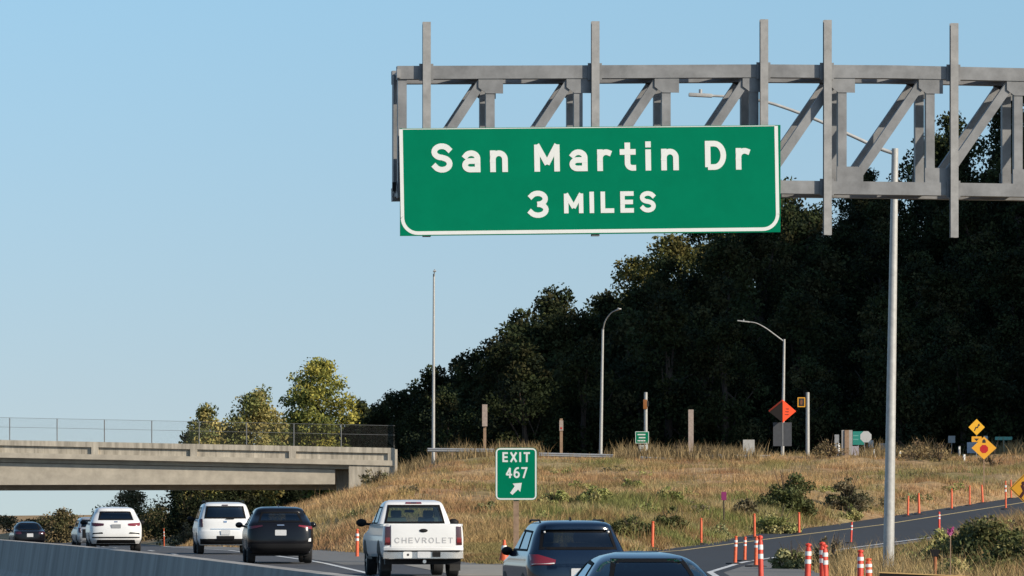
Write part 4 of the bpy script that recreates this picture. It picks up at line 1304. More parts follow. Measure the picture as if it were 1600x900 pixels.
def mirrors(parent, x, y, z, m, sx=.22, sz=.17):
    for sg in (-1, 1):
        mb = MB()
        mb.ball((sg * (x + sx / 2 + .05), y, z), (sx / 2, .07, sz / 2), 12, 8)
        mb.bar((sg * (x - .06), y + .02, z - .04), (sg * (x + .1), y, z - .03), .06, .05)
        mb.build('mirror', m, parent, smooth=True)
def seats(parent, rows, z, sep=.38, w=.46):
    for y in rows:
        for sg in (-1, 1):
            mb = MB().box((sg * sep, y, z), (w, .14, .62), rx=R(8))
            mb.box((sg * sep, y - .05, z + .42), (w * .5, .10, .2), rx=R(8))
            mb.build('seat', M_SEAT, parent, bevel=.04)
def plate(parent, sh, z, x=0, off=.02, w=.32, h=.16):
    y = sh.rear_y(x, z) - off
    MB().prism(rrect(-w / 2, -h / 2, w / 2, h / 2, .02), t=.012, c=(x, y, z)).build('licence_plate', M_PLATE, parent)

def suv(name, label, cat, L, W, H, paint, glass, loc, rz, belt=1.02, style='suv', lower=None, group=None, wheel_r=.36):
    """returns thing, shell.  rear at -L/2"""
    t = thing(name, label, cat, loc, rz, group)
    a = L / 2; hw = W / 2
    rearslope = {'suv': .30, 'cross': .48, 'box': .20, 'sedan': 1.9}[style]
    if style == 'sedan':
        rear = [(.26, -a + .15), (.45, -a), (.75, -a + .01), (.92, -a + .06), (.99, -a + .30), (1.03, -a + .66), (H - .22, -a + 1.04), (H - .08, -a + 1.36), (H - .02, -a + 1.80), (H, -a + 2.3)]
        front = [(.22, a - .15), (.4, a), (.62, a - .03), (.78, a - .5), (.9, a - 1.05), (.97, a - 1.3), (H - .2, a - 1.95), (H - .06, a - 2.3), (H, a - 2.55)]
        h = [(.26, hw - .10), (.5, hw - .01), (.75, hw), (.93, hw - .03), (1.0, hw - .06), (H - .2, hw - .23), (H - .10, hw - .33), (H - .04, hw - .45), (H, hw - .66)]
    else:
        rear = [(.30, -a + .14), (.45, -a + .02), (.62, -a), (.85, -a + .02), (belt, -a + .06), (belt + .08, -a + .10), (H - .20, -a + .10 + rearslope), (H - .10, -a + .12 + rearslope), (H - .04, -a + .22 + rearslope), (H, -a + .55 + rearslope)]
        front = [(.28, a - .12), (.45, a), (.72, a - .02), (.88, a - .12), (.98, a - .7), (belt + .06, a - 1.15), (H - .18, a - 1.85), (H - .06, a - 2.1), (H, a - 2.45)]
        tum = .17 if style == 'box' else .21
        h = [(.30, hw - .09), (.5, hw - .01), (.8, hw), (belt, hw - .02), (belt + .07, hw - .05), (H - .18, hw - tum), (H - .09, hw - tum - .05), (H - .03, hw - tum - .13), (H, hw - tum - .26)]
    sh = Shell(rear, front, h, rear[0][0], H)
    return t, sh, a, hw

def finish(t, sh, a, hw, H, paint, glass, rear_win, side_wins, front_win, wheel_r, wb, mirror_m, low=.34, mz=1.05, my=None, mx=.04):
    holes = [('rear', rear_win), ('front', front_win)]
    for q in side_wins: holes += [('left', q), ('right', q)]
    body = sh.mesh('body', paint, t, holes)
    sh.window(t, 'rear', rear_win, glass, 'rear_window')
    sh.window(t, 'front', front_win, G_PICK, 'windscreen')
    for q in side_wins:
        for wsd in ('left', 'right'): sh.window(t, wsd, q, glass, 'side_window', w=.035)
    MB().box((0, 0, low - .02), (2 * hw - .30, 2 * a - .9, .22)).build('underbody', M_BLACKP, t)
    MB().box((0, .1, low + .12), (2 * hw - .24, 2 * a - 1.0, .06)).build('cabin_floor', M_SEAT, t)
    for sy in (-1, 1):
        for sx in (-1, 1):
            wheel(t, sx * (hw - .135), sy * wb / 2, wheel_r, .235)
            # dark wheel arch on the flank
            arch = []
            for i in range(15):
                tt = math.pi * i / 14
                arch.append((sy * wb / 2 + (wheel_r + .06) * math.cos(tt), max(sh.z0 + .01, wheel_r - .05) + (wheel_r + .06) * .92 * math.sin(tt)))
            sh.patch('wheel_arch', M_BLACKP, t, 'right' if sx > 0 else 'left', arch, off=.004, skirt=.0, nz=8, na=10)
    mirrors(t, hw - mx, my if my is not None else a - 1.75, mz, mirror_m)
    return body

def zroad(X, Y): return float(z0(Y)) if X < float(Xm(max(Y, 143))) + .3 or Y < 143 else float(zr(Y)) + .004

HEAD = R(6.3)
# ---- dark blue sport utility vehicle (exit lane)
def car_at(px, Y, dz=0.0):
    X = (px - CX) * Y / F
    return (X, Y, float(z0(Y)) + .006 + dz)
H = 1.68
t, sh, a, hw = suv('sport_utility_vehicle', 'dark metallic blue sport utility vehicle just behind the nearest sedan', 'car', 4.65, 1.90, H, M_BLUEC, G_DARK, car_at(880, 97.3), R(7.0))
rw = [(-.72, 1.16), (.72, 1.16), (.645, 1.50), (-.645, 1.50)]
finish(t, sh, a, hw, H, M_BLUEC, G_DARK, rw, [[(-1.55, 1.13), (-.35, 1.13), (-.35, 1.50), (-1.35, 1.48)], [(-.28, 1.13), (.95, 1.13), (.35, 1.50), (-.28, 1.50)]], [(-.66, 1.14), (.66, 1.14), (.56, 1.52), (-.56, 1.52)], .37, 2.8, M_BLACKP, mz=1.10, my=.85, mx=.14)
for sg in (-1, 1):
    lamp = sh.patch('tail_lamp', M_REDL, t, 'rear', [(sg * .46, .87), (sg * .90, .84), (sg * .905, 1.08), (sg * .80, 1.07), (sg * .44, .96)], off=.02, na=12)
    sh.patch('lamp_strip', M_REFL, lamp, 'rear', [(sg * .47, .885), (sg * .88, .865), (sg * .88, .885), (sg * .47, .905)], off=.026, nz=2)
sh.patch('bumper', M_BLACKP, t, 'rear', [(-.86, .34), (.86, .34), (.88, .60), (-.88, .60)], off=.02)
plate(t, sh, .72)
sh.patch('spoiler', M_BLUEC, t, 'rear', [(-.60, 1.52), (.60, 1.52), (.56, 1.60), (-.56, 1.60)], off=.07, skirt=.12)
for sg in (-1, 1):
    MB().tube([(sg * .60, -1.25, 1.64), (sg * .60, -1.15, 1.69), (sg * .60, .15, 1.69), (sg * .60, .3, 1.65)], .018, 6).build('roof_rail', M_BLACKP, t, smooth=True)
    MB().ball((sg * .60, sh.rear_y(.6, 1.47) - .02, 1.475), (.022, .015, .02), 8, 6).build('window_bolt', M_REFL, t)
MB().prism([(-.09, 0), (.09, 0), (.02, .07), (-.03, .07)], t=.03, c=(0, -1.0, 1.675), rz=R(90)).build('antenna_fin', M_BLACKP, t)
seats(t, [-.55, .55], .95)

# ---- steel blue sedan, nearest
H = 1.45
t, sh, a, hw = suv('sedan', 'steel blue sedan nearest the camera, cut by the bottom edge', 'car', 4.75, 1.86, H, M_NAVY, G_BLUE, car_at(993, 67.0), R(7.0), style='sedan')
rw = [(-.58, 1.04), (.58, 1.04), (.46, 1.36), (-.46, 1.36)]
sw = [[(-1.1, .99), (-.15, .99), (-.15, 1.33), (-.75, 1.30)], [(-.08, .99), (1.1, .99), (.45, 1.31), (-.08, 1.33)]]
finish(t, sh, a, hw, H, M_NAVY, G_BLUE, rw, sw, [(-.62, 1.0), (.62, 1.0), (.52, 1.36), (-.52, 1.36)], .34, 2.85, M_NAVY, mz=1.0, my=.75)
for sg in (-1, 1):
    sh.patch('tail_lamp', M_REDL, t, 'rear', [(sg * .48, .80), (sg * .88, .78), (sg * .88, .92), (sg * .52, .92)], off=.015)
plate(t, sh, .62)
seats(t, [-.75, .35], .80)
MB().prism(rrect(-.09, -.035, .09, .035, .02), t=.02, c=(.02, .95, 1.24)).build('rear_view_mirror', M_ALU, t)

# ---- black crossover
H = 1.60
t, sh, a, hw = suv('crossover', 'black crossover with white licence plate, beside the white vehicle with roof rails', 'car', 4.6, 1.88, H, M_BLACKC, G_DARK, car_at(433, 147), R(5.2), style='cross', belt=1.04)
rw = [(-.62, 1.18), (.62, 1.18), (.52, 1.45), (-.52, 1.45)]
finish(t, sh, a, hw, H, M_BLACKC, G_DARK, rw, [[(-1.4, 1.10), (-.3, 1.10), (-.3, 1.44), (-1.1, 1.40)], [(-.22, 1.10), (1.0, 1.10), (.3, 1.44), (-.22, 1.44)]], [(-.66, 1.10), (.66, 1.10), (.54, 1.44), (-.54, 1.44)], .37, 2.75, M_BLACKC, mz=1.08, my=.8)
for sg in (-1, 1):
    lamp = sh.patch('tail_lamp', M_REDD if sg < 0 else M_REDL, t, 'rear', [(sg * .50, 1.05), (sg * .90, .96), (sg * .90, 1.05), (sg * .52, 1.09)], off=.015)
sh.patch('reflector', M_REFL, t, 'rear', [(.78, .62), (.86, .62), (.86, .72), (.80, .70)], off=.03)
sh.patch('bumper', M_BLACKP, t, 'rear', [(-.85, .34), (.85, .34), (.86, .56), (-.86, .56)], off=.02)
sh.patch('badge', M_CHROME, t, 'rear', [(-.10, 1.07), (.10, 1.07), (.10, 1.10), (-.10, 1.10)], off=.015, nz=2)
plate(t, sh, .87)
MB().prism([(-.09, 0), (.09, 0), (.02, .07), (-.03, .07)], t=.03, c=(0, -.9, 1.595), rz=R(90)).build('antenna_fin', M_BLACKC, t)
seats(t, [-.5, .5], .92)

# ---- white sport utility vehicle with roof rails
H = 1.76
t, sh, a, hw = suv('sport_utility_vehicle', 'white sport utility vehicle with roof rails, just left of the black crossover', 'car', 4.75, 1.88, H, M_WHITEP, G_DARK, car_at(347, 176), R(6.0), style='box', belt=1.12)
rw = [(-.70, 1.22), (.70, 1.22), (.62, 1.62), (-.62, 1.62)]
finish(t, sh, a, hw, H, M_WHITEP, G_DARK, rw, [[(-1.75, 1.2), (-.4, 1.2), (-.4, 1.58), (-1.7, 1.58)], [(-.32, 1.2), (.85, 1.2), (.35, 1.58), (-.32, 1.58)]], [(-.68, 1.2), (.68, 1.2), (.60, 1.60), (-.60, 1.60)], .39, 2.8, M_BLACKP, low=.42, mz=1.2, my=.8)
for sg in (-1, 1):
    sh.patch('tail_lamp', M_REDD if sg < 0 else M_REDL, t, 'rear', [(sg * .76, .92), (sg * .90, .92), (sg * .885, 1.20), (sg * .77, 1.20)], off=.02)
    MB().tube([(sg * .66, -1.75, 1.70), (sg * .66, -1.6, 1.80), (sg * .66, .2, 1.80), (sg * .66, .4, 1.73)], .022, 6).build('roof_rail', M_BLACKP, t, smooth=True)
MB().box((0, -1.0, 1.80), (1.3, .05, .025)).build('cross_bar', M_BLACKP, t)
bp = sh.patch('bumper', M_WHITEP, t, 'rear', [(-.88, .52), (.88, .52), (.89, .78), (-.89, .78)], off=.07, skirt=.12)
sh.patch('bumper_notch', M_BLACKP, bp, 'rear', [(-.30, .50), (.30, .50), (.30, .62), (-.30, .62)], off=.08)
sh.patch('lower_valance', M_BLACKP, t, 'rear', [(-.84, .33), (.84, .33), (.86, .52), (-.86, .52)], off=.03)
plate(t, sh, .74, x=0, off=.10)
sh.patch('badge', M_CHROME, t, 'rear', [(-.05, 1.07), (.05, 1.07), (.06, 1.13), (-.06, 1.13)], off=.015, nz=3)
sh.patch('handle', M_CHROME, t, 'rear', [(-.5, .84), (.5, .84), (.5, .865), (-.5, .865)], off=.015, nz=2)
MB().bar((.02, sh.rear_y(0, 1.2) - .03, 1.19), (.30, sh.rear_y(.3, 1.2) - .03, 1.20), .02, .03).build('wiper', M_BLACKP, t)
sh.patch('high_brake_lamp', M_REDD, t, 'rear', [(-.10, 1.65), (.10, 1.65), (.10, 1.68), (-.10, 1.68)], off=.02, nz=2)
seats(t, [-.5, .6], 1.0)

# ---- white crossover, further left
H = 1.60
t, sh, a, hw = suv('crossover', 'white crossover with slim tail lamps, leftmost of the white vehicles', 'car', 4.5, 1.86, H, M_WHITEP, G_DARK, car_at(177, 184), R(7.0), style='cross', belt=1.0)
rw = [(-.62, 1.15), (.62, 1.15), (.53, 1.44), (-.53, 1.44)]
finish(t, sh, a, hw, H, M_WHITEP, G_DARK, rw, [[(-1.35, 1.1), (-.3, 1.1), (-.3, 1.42), (-1.05, 1.40)], [(-.22, 1.1), (.95, 1.1), (.3, 1.43), (-.22, 1.43)]], [(-.66, 1.08), (.66, 1.08), (.54, 1.44), (-.54, 1.44)], .36, 2.68, M_BLACKP, low=.36, mz=1.05, my=.8)
for sg in (-1, 1):
    lamp = sh.patch('tail_lamp', M_REDD if sg < 0 else M_REDL, t, 'rear', [(sg * .44, .94), (sg * .70, .92), (sg * .86, .94), (sg * .86, 1.05), (sg * .42, 1.02)], off=.015)
    sh.patch('bumper_slot', M_BLACKP, t, 'rear', [(sg * .42, .66), (sg * .84, .63), (sg * .85, .68), (sg * .50, .71)], off=.012, nz=3)
sh.patch('bumper_trim', M_BLACKP, t, 'rear', [(-.84, .50), (.84, .50), (.85, .545), (-.85, .545)], off=.012, nz=3)
sh.patch('lower_valance', M_BLACKP, t, 'rear', [(-.70, .31), (.70, .31), (.66, .44), (-.66, .44)], off=.014)
sh.patch('badge', M_CHROME, t, 'rear', [(-.06, 1.06), (.06, 1.06), (.06, 1.10), (-.06, 1.10)], off=.012, nz=3)
MB().prism(rrect(-.17, -.07, .17, .07, .02), t=.012, c=(0, sh.rear_y(0, .92) - .02, .92)).build('licence_plate', M_ALU, t)
seats(t, [-.5, .5], .92)

# ---- dark sedan at the far left
H = 1.50
t, sh, a, hw = suv('sedan', 'small dark sedan far off behind the barrier at the left edge', 'car', 4.6, 1.82, H, M_BLACKC, G_DARK, car_at(42, 296), R(10), style='sedan')
rw = [(-.60, 1.03), (.60, 1.03), (.52, 1.40), (-.52, 1.40)]
finish(t, sh, a, hw, H, M_BLACKC, G_DARK, rw, sw, [(-.62, 1.02), (.62, 1.02), (.52, 1.38), (-.52, 1.38)], .34, 2.75, M_BLACKC, mz=1.0, my=.75)
for sg in (-1, 1): sh.patch('tail_lamp', M_REDD, t, 'rear', [(sg * .48, .78), (sg * .85, .76), (sg * .85, .92), (sg * .52, .92)], off=.015)
plate(t, sh, .72, w=.36, h=.2)
seats(t, [-.75, .35], .80)

# ---- grey vehicle half hidden behind the white crossover
H = 1.72
t, sh, a, hw = suv('sport_utility_vehicle', 'grey sport utility vehicle half hidden behind the white crossover', 'car', 4.7, 1.86, H, M_SILV, G_DARK, car_at(141, 292), R(10), style='box', belt=1.08)
rw = [(-.70, 1.18), (.70, 1.18), (.62, 1.58), (-.62, 1.58)]
finish(t, sh, a, hw, H, M_SILV, G_DARK, rw, [[(-1.7, 1.16), (-.4, 1.16), (-.4, 1.54), (-1.65, 1.54)], [(-.32, 1.16), (.85, 1.16), (.35, 1.54), (-.32, 1.54)]], [(-.68, 1.16), (.68, 1.16), (.60, 1.56), (-.60, 1.56)], .37, 2.75, M_BLACKP, low=.4, mz=1.15, my=.8)
for sg in (-1, 1): sh.patch('tail_lamp', M_REDD, t, 'rear', [(sg * .74, .85), (sg * .89, .85), (sg * .88, 1.12), (sg * .76, 1.12)], off=.02)
sh.patch('tailgate', M_BLACKP, t, 'rear', [(-.66, .55), (.66, .55), (.66, 1.05), (-.66, 1.05)], off=.012)
plate(t, sh, .66)
seats(t, [-.5, .6], .95)

# ---- white pickup truck
def pickup():
    t = thing('pickup_truck', 'white pickup truck with black mirrors, left of the exit number sign', 'truck', car_at(643, 126.8, -.01), R(7.0))
    low = Shell([(.50, -2.74), (.62, -2.80), (.9, -2.82), (1.24, -2.81), (1.30, -2.80)], [(.42, 2.7), (.5, 2.85), (.85, 2.83), (1.02, 2.6), (1.12, 1.7), (1.2, 1.35), (1.30, 1.25)],
                [(.50, .93), (.62, .975), (.9, .985), (1.15, .97), (1.30, .955)], .50, 1.30, Lr=.16, Lf=.6, n=4.5)
    low.mesh('body', M_WHITEP, t, cap_top=False)
    bed = MB()
    for sg in (-1, 1): bed.box((sg * .89, -1.75, 1.285), (.15, 2.0, .05))
    bed.box((0, -2.74, 1.287), (1.7, .08, .04))
    bed.box((0, -1.75, .82), (1.66, 1.96, .05))
    bed.box((0, -.72, 1.06), (1.70, .06, .5))
    for sg in (-1, 1): bed.box((sg * .82, -1.75, 1.04), (.04, 1.96, .46))
    bed.build('bed', M_WHITEP, t)
    MB().box((0, 1.95, 1.0), (1.6, 1.3, .2)).build('bonnet', M_WHITEP, t, bevel=.06)
    cab = Shell([(1.14, -.72), (1.3, -.74), (1.4, -.73), (1.72, -.56), (1.80, -.50), (1.86, -.38), (1.89, -.10)], [(1.14, 1.40), (1.28, 1.25), (1.72, .62), (1.82, .45), (1.89, .1)],
                [(1.14, .945), (1.3, .90), (1.45, .85), (1.72, .755), (1.80, .72), (1.86, .66), (1.89, .56)], 1.14, 1.89, Lr=.14, Lf=.35, n=4.0)
    rw = [(-.74, 1.33), (.74, 1.33), (.635, 1.765), (-.635, 1.765)]
    fw = [(-.76, 1.32), (.76, 1.32), (.64, 1.74), (-.64, 1.74)]
    sw_ = [[(-.55, 1.32), (.35, 1.32), (.35, 1.72), (-.42, 1.72)], [(.42, 1.32), (1.05, 1.32), (.55, 1.70), (.42, 1.72)]]
    holes = [('rear', rw), ('front', fw)] + [(d, q) for q in sw_ for d in ('left', 'right')]
    cab.mesh('cab', M_WHITEP, t, holes)
    cab.window(t, 'rear', rw, G_PICK, 'rear_window')
    cab.window(t, 'front', fw, G_PICK, 'windscreen')
    for q in sw_:
        for d in ('left', 'right'): cab.window(t, d, q, G_PICK, 'side_window', w=.03)
    hb = cab.patch('high_brake_lamp', M_REDL, t, 'rear', [(-.20, 1.805), (.20, 1.805), (.19, 1.845), (-.19, 1.845)], off=.02, nz=3)
    cab.patch('cargo_lens', M_REDD, hb, 'rear', [(-.07, 1.81), (.07, 1.81), (.07, 1.84), (-.07, 1.84)], off=.024, nz=2)
    for sg in (-1, 1):
        mb = MB().box((sg * .40, -.1, 1.16), (.5, .16, .62), rx=R(8)); mb.box((sg * .40, -.16, 1.555), (.27, .10, .17), rx=R(8))
        mb.build('seat', M_SEAT, t, bevel=.05)
    MB().prism(rrect(-.12, -.035, .12, .035, .02), t=.02, c=(0, .55, 1.62)).build('rear_view_mirror', M_BLACKP, t)
    MB().box((0, .75, 1.2), (1.5, .4, .16)).build('dashboard', M_SEAT, t, bevel=.05)
    tg = low.patch('tailgate', M_WHITEP, t, 'rear', [(-.785, .74), (.785, .74), (.785, 1.285), (-.785, 1.285)], off=.022, nz=6)
    T = lambda a, b, c: (a, low.rear_y(a, c) + b, c)
    lettering('CHEVROLET', -.70, .845, 1.42, .135, .018, gap=.42, y=-.028, t=.008, T=T, m=mat('badge_grey', (.34, .34, .35), rough=.5), parent=tg)
    h = MB().ball((0, low.rear_y(0, 1.15) - .03, 1.15), (.105, .025, .045), 12, 8); h.build('handle', M_BLACKP, tg, smooth=True)
    low.patch('gate_crease', M_WHITEP, tg, 'rear', [(-.78, .775), (.78, .775), (.78, .79), (-.78, .79)], off=.03, nz=2)
    for sg in (-1, 1):
        lamp = low.patch('tail_lamp', M_REDD, t, 'rear', [(sg * .80, .80), (sg * .945, .80), (sg * .925, 1.25), (sg * .80, 1.25)], off=.02, skirt=.05)
        low.patch('lamp_lens', M_REDL, lamp, 'rear', [(sg * .815, .86), (sg * .93, .86), (sg * .925, .98), (sg * .815, .98)], off=.026, nz=3)
    bp = MB()
    n = 16
    for (z0_, z1_, y_, d_, nm) in ((.66, .75, -2.98, .18, 'top'), (.46, .645, -2.95, .14, 'low')):
        vs = []
        for i in range(n + 1):
            x = -.97 + 1.94 * i / n
            y = y_ + .13 * abs(x / .97) ** 4
            for zz, dy in ((z0_, .02), (z0_ + .015, 0), (z1_ - .015, 0), (z1_, .02)): vs.append((x, y + dy, zz))
            vs.append((x, y + d_, z1_)); vs.append((x, y + d_, z0_))
        fs = [(i * 6 + k, i * 6 + (k + 1) % 6, (i + 1) * 6 + (k + 1) % 6, (i + 1) * 6 + k) for i in range(n) for k in range(6)]
        fs += [tuple(range(5, -1, -1)), tuple(range(n * 6, n * 6 + 6))]
        MB().add(vs, fs).build('bumper', M_WHITEP if nm == 'top' else M_CHROME, t, smooth=True)
    MB().box((0, -2.86, .652), (1.75, .16, .03)).build('bumper_tread', M_BLACKP, t)
    MB().prism(rrect(-.16, -.075, .16, .075, .02), t=.012, c=(0.0, -2.965, .565)).build('licence_plate', M_PLATE, t)
    pk = MB().prism(rrect(-.11, -.08, .11, .08, .03), t=.012, c=(-.40, -2.963, .56)).build('bumper_sticker', M_REFL, t)
    MB().ball((-.39, -2.972, .565), (.03, .006, .03), 10, 6).build('sticker_dot', M_SYMBOL, pk)
    MB().box((.30, -2.965, .57), (.20, .012, .12)).build('bumper_step', M_BLACKP, t)
    MB().tube([(0, -2.8, .40), (0, -3.08, .40)], .045, 10).build('tow_hitch', M_CHROME, t)
    MB().box((0, 0, .45), (1.5, 5.0, .22)).build('underbody', M_BLACKP, t)
    MB().box((0, -2.55, .50), (1.84, .3, .34)).build('rear_valance', M_BLACKP, t)
    for sg in (-1, 1):
        MB().box((sg * .84, -2.2, .30), (.26, .02, .26)).build('mud_flap', M_RUBBER, t)
        for y in (-1.65, 1.85):
            wheel(t, sg * .83, y, .385, .27)
            arch = [(y + .46 * math.cos(math.pi * i / 14), .52 + .40 * math.sin(math.pi * i / 14)) for i in range(15)]
            low.patch('wheel_arch', M_BLACKP, t, 'right' if sg > 0 else 'left', arch, off=.004, skirt=0, nz=8)
    mirrors(t, .97, 1.0, 1.33, M_BLACKP, sx=.27, sz=.20)
    MB().box((-.97, .3, .47), (.1, 1.4, .06)).build('running_board', M_BLACKP, t)
pickup()
# ------------------------------------------------------------------ trees and shrubs
def leaf_cloud(centres, radii, per, size, cols, squash=.8, seed=1, flat=.0):
    """leaf-sized quads scattered round clump centres; returns v, f, col"""
    g = np.random.default_rng(seed)
    V = []; C = []
    for (c, r) in zip(centres, radii):
        n = int(per * .42 * r * r / (size * size))
        d = g.normal(size=(n, 3)); d /= np.linalg.norm(d, axis=1)[:, None]
        rad = r * g.random(n) ** .45
        p = np.array(c) + d * rad[:, None] * np.array([1, 1, squash])
        a = g.normal(size=(n, 3)) + d * .8; a /= np.linalg.norm(a, axis=1)[:, None]
        b = np.cross(a, g.normal(size=(n, 3))); b /= np.linalg.norm(b, axis=1)[:, None]
        cc = np.cross(a, b)
        s = size * g.uniform(.55, 1.3, n)[:, None]
        q = np.stack([p - b * s * .5, p + cc * s * .32, p + b * s * .5, p - cc * s * .32], 1)
        V.append(q.reshape(-1, 3))
        base = np.array(cols[g.integers(len(cols))]) * g.uniform(.75, 1.25)
        col = base * g.uniform(.7, 1.35, n)[:, None]
        C.append(np.repeat(col, 4, 0))
    V = np.concatenate(V); C = np.concatenate(C)
    f = np.arange(len(V)).reshape(-1, 4)
    return V, f, C
def crown_clumps(H, Rr, low, n, seed, lop=0.0, fat=0.0, billow=False):
    g = np.random.default_rng(seed)
    cs = []; rs = []
    for i in range(n):
        t = g.random()
        z = low + (H - low) * (t ** .85)
        prof = math.sin(math.pi * min(1, (.16 + .84 * t)) ** .8) ** .7 if t < .98 else .2
        if billow: prof = (.75 + .25 * math.sin(7 * t + seed)) * max(.1, 1 - max(0, (t - .55) / .5) ** 2) ** .5
        r = Rr * prof * math.sqrt(g.random()) * .85
        a = g.uniform(0, 2 * math.pi)
        cs.append((r * math.cos(a) + lop * t, r * math.sin(a), z - .06 * H))
        rs.append(max(Rr * g.uniform(.20, .40), fat * g.uniform(.7, 1.2)) * (1.1 - .4 * t))
    return cs, rs
def make_tree(name, label, H, Rr, low, n, seed, cols, per=34, size=.42, group=None, cat='tree', lop=0.0, trunk_h=.6, fat=0.0, billow=False):
    t = thing(name, label, cat, (0, 0, 0), 0, group)
    cs, rs = crown_clumps(H, Rr, low, n, seed, lop, fat, billow)
    v, f, c = leaf_cloud(cs, rs, per, size, cols, seed=seed)
    np_mesh('crown', v, f, M_LEAF, t, col=c)
    mb = MB()
    g = random.Random(seed)
    tz = H * trunk_h
    r0 = H * .022
    mb.tube([(0, 0, -.8), (.1, .05, tz * .4), (lop * .3 - .1, .1, tz * .75), (lop * .5, 0, tz)], [r0 * 1.25, r0, r0 * .75, r0 * .4], 7)
    for i in range(7):
        c_ = cs[g.randrange(len(cs))]
        z = tz * g.uniform(.35, .9)
        mb.tube([(0, 0, z), (c_[0] * .5, c_[1] * .5, (z + c_[2]) / 2 + .3), (c_[0] * .9, c_[1] * .9, max(c_[2], z + .4))], [r0 * .45, r0 * .3, r0 * .12], 5)
    mb.build('trunk', M_BARK, t, smooth=True)
    return t
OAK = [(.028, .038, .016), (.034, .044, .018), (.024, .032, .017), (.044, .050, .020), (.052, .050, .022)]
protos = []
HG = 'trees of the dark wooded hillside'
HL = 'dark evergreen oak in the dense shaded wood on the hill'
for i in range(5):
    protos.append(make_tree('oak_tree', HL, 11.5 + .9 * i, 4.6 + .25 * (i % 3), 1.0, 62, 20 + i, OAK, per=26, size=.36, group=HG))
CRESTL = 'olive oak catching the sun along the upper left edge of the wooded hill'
crest_tree = make_tree('oak_tree', CRESTL, 13.0, 4.8, 1.0, 64, 29, [(.085, .085, .028), (.11, .105, .033), (.065, .07, .025), (.13, .115, .04)], per=26, size=.36, group='sunlit oaks on the hill edge')  # lighter leaf colours stand in for sun on the hill edge
crest_used = False
g = random.Random(5)
spots = []
for row, Y in enumerate(np.arange(437, 530, 8.5)):
    x = -16 + g.uniform(0, 4)
    while x < 64:
        X = x + g.uniform(-1.6, 1.6); yy = Y + g.uniform(-2.5, 2.5)
        if abs(X * 8000 / yy) < 880 and not (Y < 470 and X < -9): spots.append((X, yy))
        x += 6.6 + .2 * row * .3
first = {}
for k, (X, Y) in enumerate(spots):
    p = protos[k % 5]
    z = gz(X, Y)
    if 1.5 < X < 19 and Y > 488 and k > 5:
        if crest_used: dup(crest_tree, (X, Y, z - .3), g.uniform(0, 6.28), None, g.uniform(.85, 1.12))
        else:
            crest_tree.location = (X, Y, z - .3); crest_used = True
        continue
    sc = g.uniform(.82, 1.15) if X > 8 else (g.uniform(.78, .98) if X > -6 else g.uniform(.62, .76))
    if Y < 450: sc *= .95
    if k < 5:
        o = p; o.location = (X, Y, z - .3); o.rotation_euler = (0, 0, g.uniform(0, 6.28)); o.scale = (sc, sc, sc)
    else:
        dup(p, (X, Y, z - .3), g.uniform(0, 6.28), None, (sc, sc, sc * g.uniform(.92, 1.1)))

# trees that close the left shoulder of the wood
for i, (px, yt, Y) in enumerate([(655, 592, 470), (683, 570, 462), (712, 552, 466), (742, 540, 458), (770, 524, 464), (798, 503, 456), (824, 482, 462), (848, 458, 458), (625, 606, 466), (868, 442, 470)]):
    X = (px - CX) * Y / F
    zb = gz(X, Y) - .3
    p = protos[i % 5]
    H0 = 11.5 + .9 * (i % 5)
    sc = (EYE + (HY - yt) * Y / F - zb) / H0
    dup(p, (X, Y, zb), 1.3 * i, None, (max(.75, min(1.1, sc)), max(.75, min(1.1, sc)), sc))
OLIVE = [(.25, .235, .055), (.21, .21, .055), (.28, .25, .06), (.17, .18, .05), (.11, .13, .04)]
OLIVE2 = [(.24, .22, .075), (.18, .19, .065), (.28, .235, .085), (.12, .135, .05), (.30, .25, .09)]
SHADE = [(.020, .026, .012), (.024, .030, .014), (.030, .032, .016)]  # leaf colours darkened to stand in for shade under the bridge
BROWNG = [(.14, .115, .06), (.10, .09, .045), (.17, .13, .07), (.075, .075, .035)]
def place(t, px, py_base, Y):
    p = at(px, py_base, Y); t.location = (p.x, p.y, p.z)
def tree_px(name, label, px, ytop, Y, wpx, seed, cols, zb=-1.8, **k):
    s = F / Y
    H = EYE + (HY - ytop) / s - zb
    t = make_tree(name, label, H, wpx / s / 2 * 1.2, k.pop('low', H * .25), k.pop('n', 46), seed, cols, fat=k.pop('fat', 1.25), **k)
    t.location = ((px - CX) / s, Y, zb)
    return t
tree_px('roadside_tree', 'tallest olive green tree with a sunlit crown behind the bridge', 494, 548, 462, 108, 41, OLIVE, n=120, per=26, size=.30, lop=.2, billow=True)
tree_px('roadside_tree', 'twin topped yellowish tree behind the bridge, left of the tallest one', 400, 597, 450, 116, 42, OLIVE2, n=100, per=24, size=.30, billow=True)
tree_px('roadside_tree', 'small pointed tree at the left end of the row behind the bridge', 322, 626, 448, 80, 43, OLIVE2, n=75, per=24, size=.30)
tree_px('roadside_tree', 'low dark round tree between the tallest olive tree and the wooded hill', 560, 618, 476, 96, 44, OAK, n=75, per=20)
tree_px('roadside_tree', 'dark tree at the foot of the hill beside the tall bare pole', 640, 600, 480, 90, 45, OAK, n=56, per=20)
tree_px('roadside_tree', 'dark bushy tree seen above the bridge fence under the tallest olive tree', 460, 640, 486, 120, 46, OAK, n=75, per=20)
tree_px('roadside_tree', 'dark tree low behind the fence, below the twin topped yellowish tree', 372, 662, 490, 90, 47, OAK, n=40, per=20)
tree_px('roadside_tree', 'dark tree low behind the bridge end, right of the olive trees', 548, 655, 466, 110, 48, OAK, n=75, per=20)
